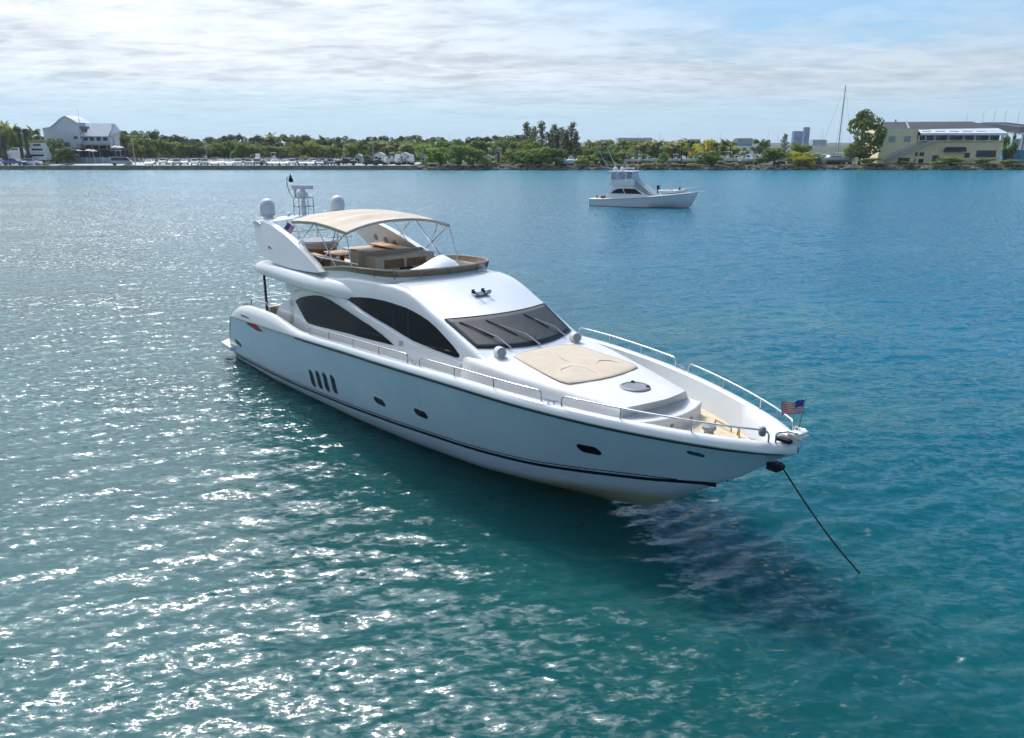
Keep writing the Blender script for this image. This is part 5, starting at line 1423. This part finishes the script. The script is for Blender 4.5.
# national flags
def flag_mesh(w, h, name, parent, o, dx, dz, waves=.05):
    """flag cloth hung from o, along dx; 13 stripes and a blue field with 50 small stars"""
    dx = Vector(dx).normalized(); dz = Vector(dz).normalized(); nv = dx.cross(dz).normalized()
    NX, NY = 30, 26
    def pt(a, c, off=0.0):
        a_ = a * w; ph_ = a * 9.0 + c * 1.2
        return Vector(o) + dx * a_ + dz * (-c * h - .10 * a * a * h) + nv * (waves * a ** .7 * math.sin(ph_) + off)
    b = MB()
    for i in range(NX):
        for j in range(NY):
            st = j // 2
            b.mi = 2 if (i < NX * .4 and st < 7) else (0 if st % 2 == 0 else 1)
            b.quad(pt(i / NX, j / NY), pt((i + 1) / NX, j / NY), pt((i + 1) / NX, (j + 1) / NY), pt(i / NX, (j + 1) / NY))
    b.mi = 1
    for r0 in range(9):
        for k in range(6 if r0 % 2 == 0 else 5):
            a = .4 * ((k + .5) / 6 if r0 % 2 == 0 else (k + 1) / 6); c = 7 / 13 * (r0 + .7) / 9.4
            for off in (.004, -.004):
                star = [pt(a + .011 * math.sin(t * math.pi / 5) * (1 if t % 2 == 0 else .45), c - .018 * math.cos(t * math.pi / 5) * (1 if t % 2 == 0 else .45), off) for t in range(10)]
                b.add(star, [tuple(range(10))])
    return b.build(name, [M['red'], M['flagwhite'], M['blue']], parent, fix=False)


b = MB(); b.tube([(25.22, 0, 3.25), (25.30, 0, 4.0)], .014, 6); st_ = b.build('flagstaff', M['chrome'], yacht)
flag_mesh(.42, .25, 'flag', st_, (25.29, -.01, 3.95), (-.618, -.786, -.12), (0, 0, 1), .09)

# flybridge
def slab_half(X): return ip(X, [2.95, 3.05, 3.2, 3.5, 4.2, 6, 8, 9.2, 10.2, 11.2, 12], [1.7, 2.0, 2.2, 2.36, 2.46, 2.52, 2.54, 2.5, 2.38, 2.22, 2.1])
def build_slab():
    rings = []
    for X in [2.95, 3.05, 3.2, 3.5, 3.9, 4.5] + list(np.arange(5, 12.1, .5)):
        h_ = slab_half(X); zb = ip(X, [2.95, 3.3, 4, 9, 12], [4.0, 3.95, 3.92, 3.93, 3.95]); tp = ip(X, [2.95, 3.1, 3.3, 3.7, 4.5, 12], [4.06, 4.16, 4.24, 4.34, 4.44, 4.47])
        P = [(0, zb + .03), (h_ - .25, zb + .02), (h_ - .05, zb), (h_, zb + .04), (h_ + .01, zb + (tp - zb) * .4), (h_ - .05, zb + (tp - zb) * .68), (h_ - .16, tp - .06), (h_ - .32, tp), (0, tp)]
        rings.append([(X, -y, z) for y, z in P] + [(X, y, z) for y, z in reversed(P[1:-1])])
    b = MB(); b.loft(rings, True, True); return b.build('flybridge_deck', M['gel'], yacht, 40)
fly = build_slab()
b = MB(); b.grid([[(X, y, 4.478 if X < 12.1 else 4.478) for y in (-1.75, 0, 1.75)] for X in (3.9, 8, 13.0)]); b.build('flybridge_teak', M['teak'], fly)

# arch blades with their crossbar
BLADE = [(3.22, 5.76), (3.28, 5.60), (3.50, 5.20), (3.72, 5.02), (4.10, 4.80), (4.54, 4.62), (5.05, 4.53), (5.58, 4.48), (6.3, 4.45), (7.0, 4.45), (8.2, 4.50), (9.0, 4.55), (9.30, 4.60), (8.75, 4.80), (7.78, 5.09), (7.0, 5.30), (6.18, 5.50), (5.5, 5.62), (4.86, 5.74), (4.2, 5.80), (3.6, 5.82)]
def bladey(X, z): return 2.36 - .22 * (z - 4.45)
clip_patch(BLADE, bladey, 0, .24, 'arch_blade', M['gel'], fly, step=.5, smooth=40)
clip_patch([(4.75, 4.98), (5.0, 5.04), (5.25, 4.97), (5.0, 4.90)], bladey, .012, .02, 'blade_emblem', M['polegrey'], fly)
clip_patch([(4.92, 4.98), (5.02, 5.0), (5.1, 4.96), (5.0, 4.93)], bladey, .016, .02, 'blade_emblem', M['stripe'], fly)
for X, z in ((5.2, 5.05), (5.95, 5.0), (6.6, 4.93)):
    o = [(X + .16 * math.cos(k * .7854) * .9, z + .13 * math.sin(k * .7854)) for k in range(8)]
    bmy = lambda x_, z_: bladey(x_, z_) - .245
    clip_patch(o, bmy, .0, .02, 'blade_recess', M['hatch'], fly)
rings = []
for y in np.linspace(-2.12, 2.12, 17):
    zc_ = 5.70 + .12 * (1 - (y / 2.12) ** 2); xo = 3.02 + .18 * (abs(y) / 2.12) ** 2
    rings.append([(xo, y, zc_ - .06), (xo + .08, y, zc_ + .07), (xo + .3, y, zc_ + .09), (xo + .6, y, zc_ + .06), (xo + .7, y, zc_ - .01), (xo + .4, y, zc_ - .07)])
b = MB(); b.loft(rings, True, True); arch = b.build('arch_crossbar', M['gel'], fly, 40)
for s in (-1, 1):
    b = MB(); b.lathe((3.08, s * 1.46, 5.72), [(.20, 0), (.17, .16), (.22, .2)], 16); b.build('dome_foot', M['gel'], arch, 40)
    b = MB(); b.lathe((3.08, s * 1.46, 5.92), [(.02, 0), (.24, .0), (.275, .05), (.285, .16), (.285, .34), (.26, .46), (.20, .56), (.11, .625), (.01, .645)], 22); b.build('satellite_dome', M['domewhite'], arch, 40)
    b = MB(); b.lathe((3.08, s * 1.46, 5.96), [(.287, 0), (.291, .015), (.287, .03)], 22, False); b.build('dome_band', M['polegrey'], arch, 40)
    b = MB(); b.lathe((3.35, s * .75, 5.90), [(.05, 0), (.05, .05), (.09, .06), (.08, .10), (.01, .12)], 10); b.build('gps_antenna', M['domewhite'], arch, 40)
b = MB()
for x_, y_ in ((2.85, -.30), (3.35, -.30), (2.85, .30), (3.35, .30)): b.tube([(x_, y_, 5.82), (x_, y_, 6.55)], .022, 6)
for z_ in (6.2, 6.55): b.tube([(2.85, -.3, z_), (3.35, -.3, z_), (3.35, .3, z_), (2.85, .3, z_), (2.85, -.3, z_)], .018, 6)
mast = b.build('mast_frame', M['polegrey'], arch, 60)
b = MB(); b.lathe((3.1, 0, 5.86), [(.11, 0), (.09, .5), (.08, .62), (.20, .70), (.22, .84), (.12, .92), (.08, 1.0)], 14); b.build('radar_pedestal', M['domewhite'], mast, 40)
b = MB(); b.loft([[Vector((3.1, 0, 6.93)) + Vector((.63, .77, -.0)) * d + Vector((-.77, .63, 0)) * (w_ * k) + Vector((0, 0, h_)) for k, h_ in ((-1, -.07), (1, -.07), (.8, .08), (-.8, .08))] for d, w_ in ((-.42, .04), (-.34, .08), (.34, .08), (.42, .04))], True, True); b.build('radar_scanner', M['domewhite'], mast, 30)
b = MB(); b.tube([(2.9, -.3, 6.5), (2.62, -.32, 6.7), (2.45, -.34, 7.0), (2.45, -.34, 7.25), (2.6, -.32, 7.33)], .03, 7); b.build('light_bracket', M['domewhite'], mast, 60)
b = MB(); b.lathe((2.70, -.28, 7.12), [(.05, 0), (.09, .03), (.09, .12), (.05, .16), (.05, .20), (.015, .30)], 12); b.build('masthead_light', M['black'], mast, 50)
b = MB(); b.lathe((2.86, -.2, 6.55), [(.05, 0), (.05, .4)], 8); b.build('horn_post', M['polegrey'], mast)

# coaming and wind deflector
OUT = [(8.4, 2.08), (9.4, 2.07), (10.5, 2.03), (11.6, 2.0), (12.2, 1.95), (12.62, 1.84), (12.92, 1.68), (13.14, 1.42), (13.30, 1.02), (13.40, .55), (13.43, 0)]
OUT = [(x_, -y_) for x_, y_ in OUT] + [(x_, y_) for x_, y_ in reversed(OUT[:-1])]
def ctr_shift(x_, y_, d):
    v = Vector((x_ - 11.2, y_ * 1.1)); 
    if x_ < 12: v = Vector((0, y_))
    v.normalize(); return x_ - v.x * d, y_ - v.y * d
def czb(x_): return ip(x_, [8.4, 9.4, 10.5, 12, 13.6], [4.58, 4.66, 4.77, 4.83, 4.86])
rings = []
for x_, y_ in OUT:
    zb = czb(x_); a = (x_, y_); i1 = ctr_shift(x_, y_, .05); i2 = ctr_shift(x_, y_, .14)
    rings.append([(a[0], a[1], 4.40), (a[0], a[1], zb - .02), (*i1, zb), (*i2, zb - .01), (*i2, 4.40)])
b = MB(); b.loft(rings, False); b.build('coaming', M['gel'], fly, 45)
rings = []
for x_, y_ in OUT:
    zb = czb(x_); h_ = ip(x_, [8.4, 10, 12, 13.6], [.05, .13, .18, .20]); a = ctr_shift(x_, y_, .02); t_ = ctr_shift(x_, y_, .02 - .10 * h_ / .22); a2 = ctr_shift(x_, y_, .045); t2 = ctr_shift(x_, y_, .045 - .10 * h_ / .22)
    rings.append([(*a, zb - .03), (*t_, zb + h_), (*t2, zb + h_), (*a2, zb - .03)])
b = MB(); b.loft(rings, True, True); defl = b.build('wind_deflector', M['smoke'], fly, 45)
b = MB(); b.tube([((r0[1][0] + r0[2][0]) / 2, (r0[1][1] + r0[2][1]) / 2, r0[1][2]) for r0 in rings], .022, 6); b.build('deflector_rail', M['vinyl'], defl, 60)
for i in (4, 6, 8, 10, 12, 14, 16):
    r0 = rings[i]; b = MB(); b.tube([Vector(r0[0]) + Vector((.02, 0, -.04)), Vector(r0[1])], .02, 6); b.build('deflector_post', M['hatch'], defl)

# flybridge furniture
def block(name, c, s_, m, bev=.05, parent=fly, rz=0, taper=1.0):
    b = MB(); b.box(c, s_, rz, taper); return b.build(name, M[m], parent, bevel=bev)
block('helm_seat', (9.75, .35, 4.76), (.9, 2.3, .58), 'vinyl', .06)
block('helm_backrest', (9.42, .35, 4.96), (.26, 2.3, .34), 'vinyl', .07)
block('seat_module', (9.15, -.75, 4.80), (.55, .6, .66), 'vinyl', .06)
for y in (-.1, .75): block('seat_recess', (10.203, y, 4.78), (.01, .75, .28), 'brown', .0)
block('drawer_slot', (10.205, .35, 4.60), (.012, .5, .07), 'black', 0)
for c, s_ in [((7.6, 1.55, 4.66), (3.2, .7, .38)), ((6.1, 1.0, 4.66), (.6, 1.6, .38)), ((7.7, -1.5, 4.66), (2.4, .6, .38))]: block('settee', c, s_, 'vinyl', .06)
for c, s_ in [((7.6, 1.88, 4.80), (3.3, .2, .2)), ((7.6, -1.82, 4.80), (2.6, .2, .32))]: block('settee_back', c, s_, 'brown', .05)
block('wet_bar', (7.9, .35, 4.70), (1.7, .62, .44), 'brown', .03)
block('bar_top', (7.9, .35, 4.935), (1.85, .75, .03), 'tan', .01)
block('fly_table', (7.3, -.55, 4.86), (1.3, .8, .05), 'tan', .02); block('table_leg', (7.3, -.55, 4.65), (.14, .14, .36), 'brown', .01)
block('teak_counter', (7.7, 1.5, 4.93), (3.4, .55, .05), 'tan', .02); block('counter_base', (7.7, 1.55, 4.85), (3.0, .3, .12), 'brown', .01)
b = MB(); b.lathe((5.1, -.45, 4.48), [(.70, 0), (.72, .36)], 28); b.build('tub_surround', M['brown'], fly, 40)
b = MB(); b.lathe((5.1, -.45, 4.845), [(.74, 0), (.78, .05), (.78, .20), (.72, .27), (.40, .31), (.01, .325)], 28); b.build('tub_cover', M['greycover'], fly, 40)
# covered helm console
P = []
for i in range(13):
    row = []
    for j in range(17):
        u, v = i / 12, j / 16; x_ = 11.3 + 1.75 * u; y_ = -1.25 + 2.75 * v
        e = min(1, 3.2 * min(u, 1 - u)) * min(1, 3.2 * min(v, 1 - v)); e = e * e * (3 - 2 * e)
        z_ = 4.50 + e * (.34 + .34 * math.exp(-((v - .70) / .26) ** 2 - ((u - .45) / .45) ** 2)) + .025 * math.sin(9 * u + 7 * v) * e
        row.append((x_, y_, z_))
    P.append(row)
b = MB(); b.grid(P); b.build('console_cover', M['whitecover'], fly, 60)
# flybridge rails
b = MB()
for z_ in (4.95, 5.28): b.tube([(3.75, -1.7, z_), (3.45, -1.2, z_), (3.35, 0, z_), (3.45, 1.2, z_), (3.75, 1.7, z_)], .022, 6)
for x_, y_ in ((3.45, -1.2), (3.35, -.4), (3.35, .4), (3.45, 1.2)): b.tube([(x_, y_, 4.40), (x_, y_, 5.28)], .02, 6)
b.build('flybridge_rail', M['chrome'], fly, 60)
b = MB(); b.tube([(7.9, -1.95, 4.6), (7.9, -1.95, 5.02), (8.6, -2.0, 4.98), (11.2, -1.96, 5.05)], .018, 6); b.build('side_rail', M['chrome'], fly, 60)
b = MB(); b.tube([(3.9, -1.0, 4.5), (3.75, -1.0, 5.75)], .016, 6); fs = b.build('flagstaff', M['chrome'], fly)
flag_mesh(.62, .36, 'flag', fs, (3.77, -1.0, 5.70), (-.25, -.45, -.85), (-.6, -.4, .4), .08)

# bimini
BX = [6.35, 7.2, 8.2, 9.3, 10.5]
def bz(X, y):
    e = ip(X, [6.35, 7.2, 8.2, 9.3, 10.5], [6.00, 6.06, 6.10, 6.06, 5.96]); c = ip(X, [6.35, 7.2, 8.2, 9.3, 10.5], [6.24, 6.34, 6.39, 6.37, 6.26])
    return e + (c - e) * (1 - abs(y / 1.92) ** 2.3)
xs_ = np.linspace(6.35, 10.5, 29); ys_ = np.linspace(-1.92, 1.92, 23)
top = []
for x_ in xs_:
    k = np.interp(x_, BX, range(5)); sag = -.085 * math.sin(math.pi * (k % 1)) ** 2
    top.append([(x_, y_, bz(x_, y_) + sag * (1 - (abs(y_) / 1.92) ** 3)) for y_ in ys_])
b = MB(); b.grid(top)
for row in (0, -1):
    b.grid([[p for p in top[row]], [(p[0] - (.0 if row else .0), p[1], p[2] - .09) for p in top[row]]])
for col in (0, -1):
    b.grid([[r0[col] for r0 in top], [(r0[col][0], r0[col][1] * 1.004, r0[col][2] - .10) for r0 in top]])
bim = b.build('bimini', M['canvas'], fly, 50)
md = bim.modifiers.new('thick', 'SOLIDIFY'); md.thickness = .012
b = MB()
for x_ in BX: b.tube([(x_, y_, bz(x_, y_) - .03) for y_ in ys_], .02, 6)
for s in (-1, 1):
    b.tube([(10.45, s * 1.9, 5.92), (8.25, s * 2.0, 4.62)], .02, 6); b.tube([(9.3, s * 1.9, 6.02), (8.25, s * 2.0, 4.62)], .017, 6) if False else None
    b.tube([(10.45, s * 1.9, 5.92), (10.9, s * 1.98, 4.80)], .02, 6)
    b.tube([(8.2, s * 1.9, 6.06), (9.9, s * 2.0, 4.74)], .02, 6)
    b.tube([(6.4, s * 1.9, 5.96), (8.3, s * 2.0, 4.64)], .02, 6)
    b.tube([(8.2, s * 1.9, 6.06), (6.9, s * 2.0, 5.2)], .018, 6)
    b.tube([(9.35, s * 1.93, 5.28), (9.8, s * 1.92, 5.98)], .017, 6)
b.build('bimini_frame', M['chrome'], bim, 60)

# anchor line
A_ = Vector((25.0, 0, 2.44)); B_ = Vector((26.15, 1.92, -.35)); rz_ = Matrix.Rotation(R(-51.81), 4, 'Z')
W = lambda p: Vector((-10.109, 34.066, 0)) + rz_ @ p
line = MB(); o0 = W(A_)
n_ = 46
pts = [A_.lerp(B_, t) - Vector((0, 0, .13 * math.sin(math.pi * t))) for t in np.linspace(0, 1, n_)]
line.tube([W(p) - o0 for p in pts], .019, 7)
ln = line.build('anchor_chain', M['galv'], None, 60); ln.location = o0
tag(ln, 'dark anchor chain running from the yacht stem down into the water', 'anchor chain')

# ------------------------------------------------------------------ sea air
def build_haze():
    b = MB(); b.box((0, 900, 28), (5200, 2600, 58))
    m = bpy.data.materials.new('haze'); m.use_nodes = True; t = m.node_tree
    t.nodes.remove(t.nodes['Principled BSDF'])
    v = t.nodes.new('ShaderNodeVolumePrincipled'); v.inputs['Color'].default_value = (0.86, 0.92, 1.0, 1); v.inputs['Density'].default_value = 0.00010; v.inputs['Anisotropy'].default_value = 0.3
    t.links.new(v.outputs[0], t.nodes['Material Output'].inputs['Volume'])
    o = b.build('haze', m); tag(o, 'thin pale sea haze over the bay and far bank', 'haze', kind='stuff')


build_haze()
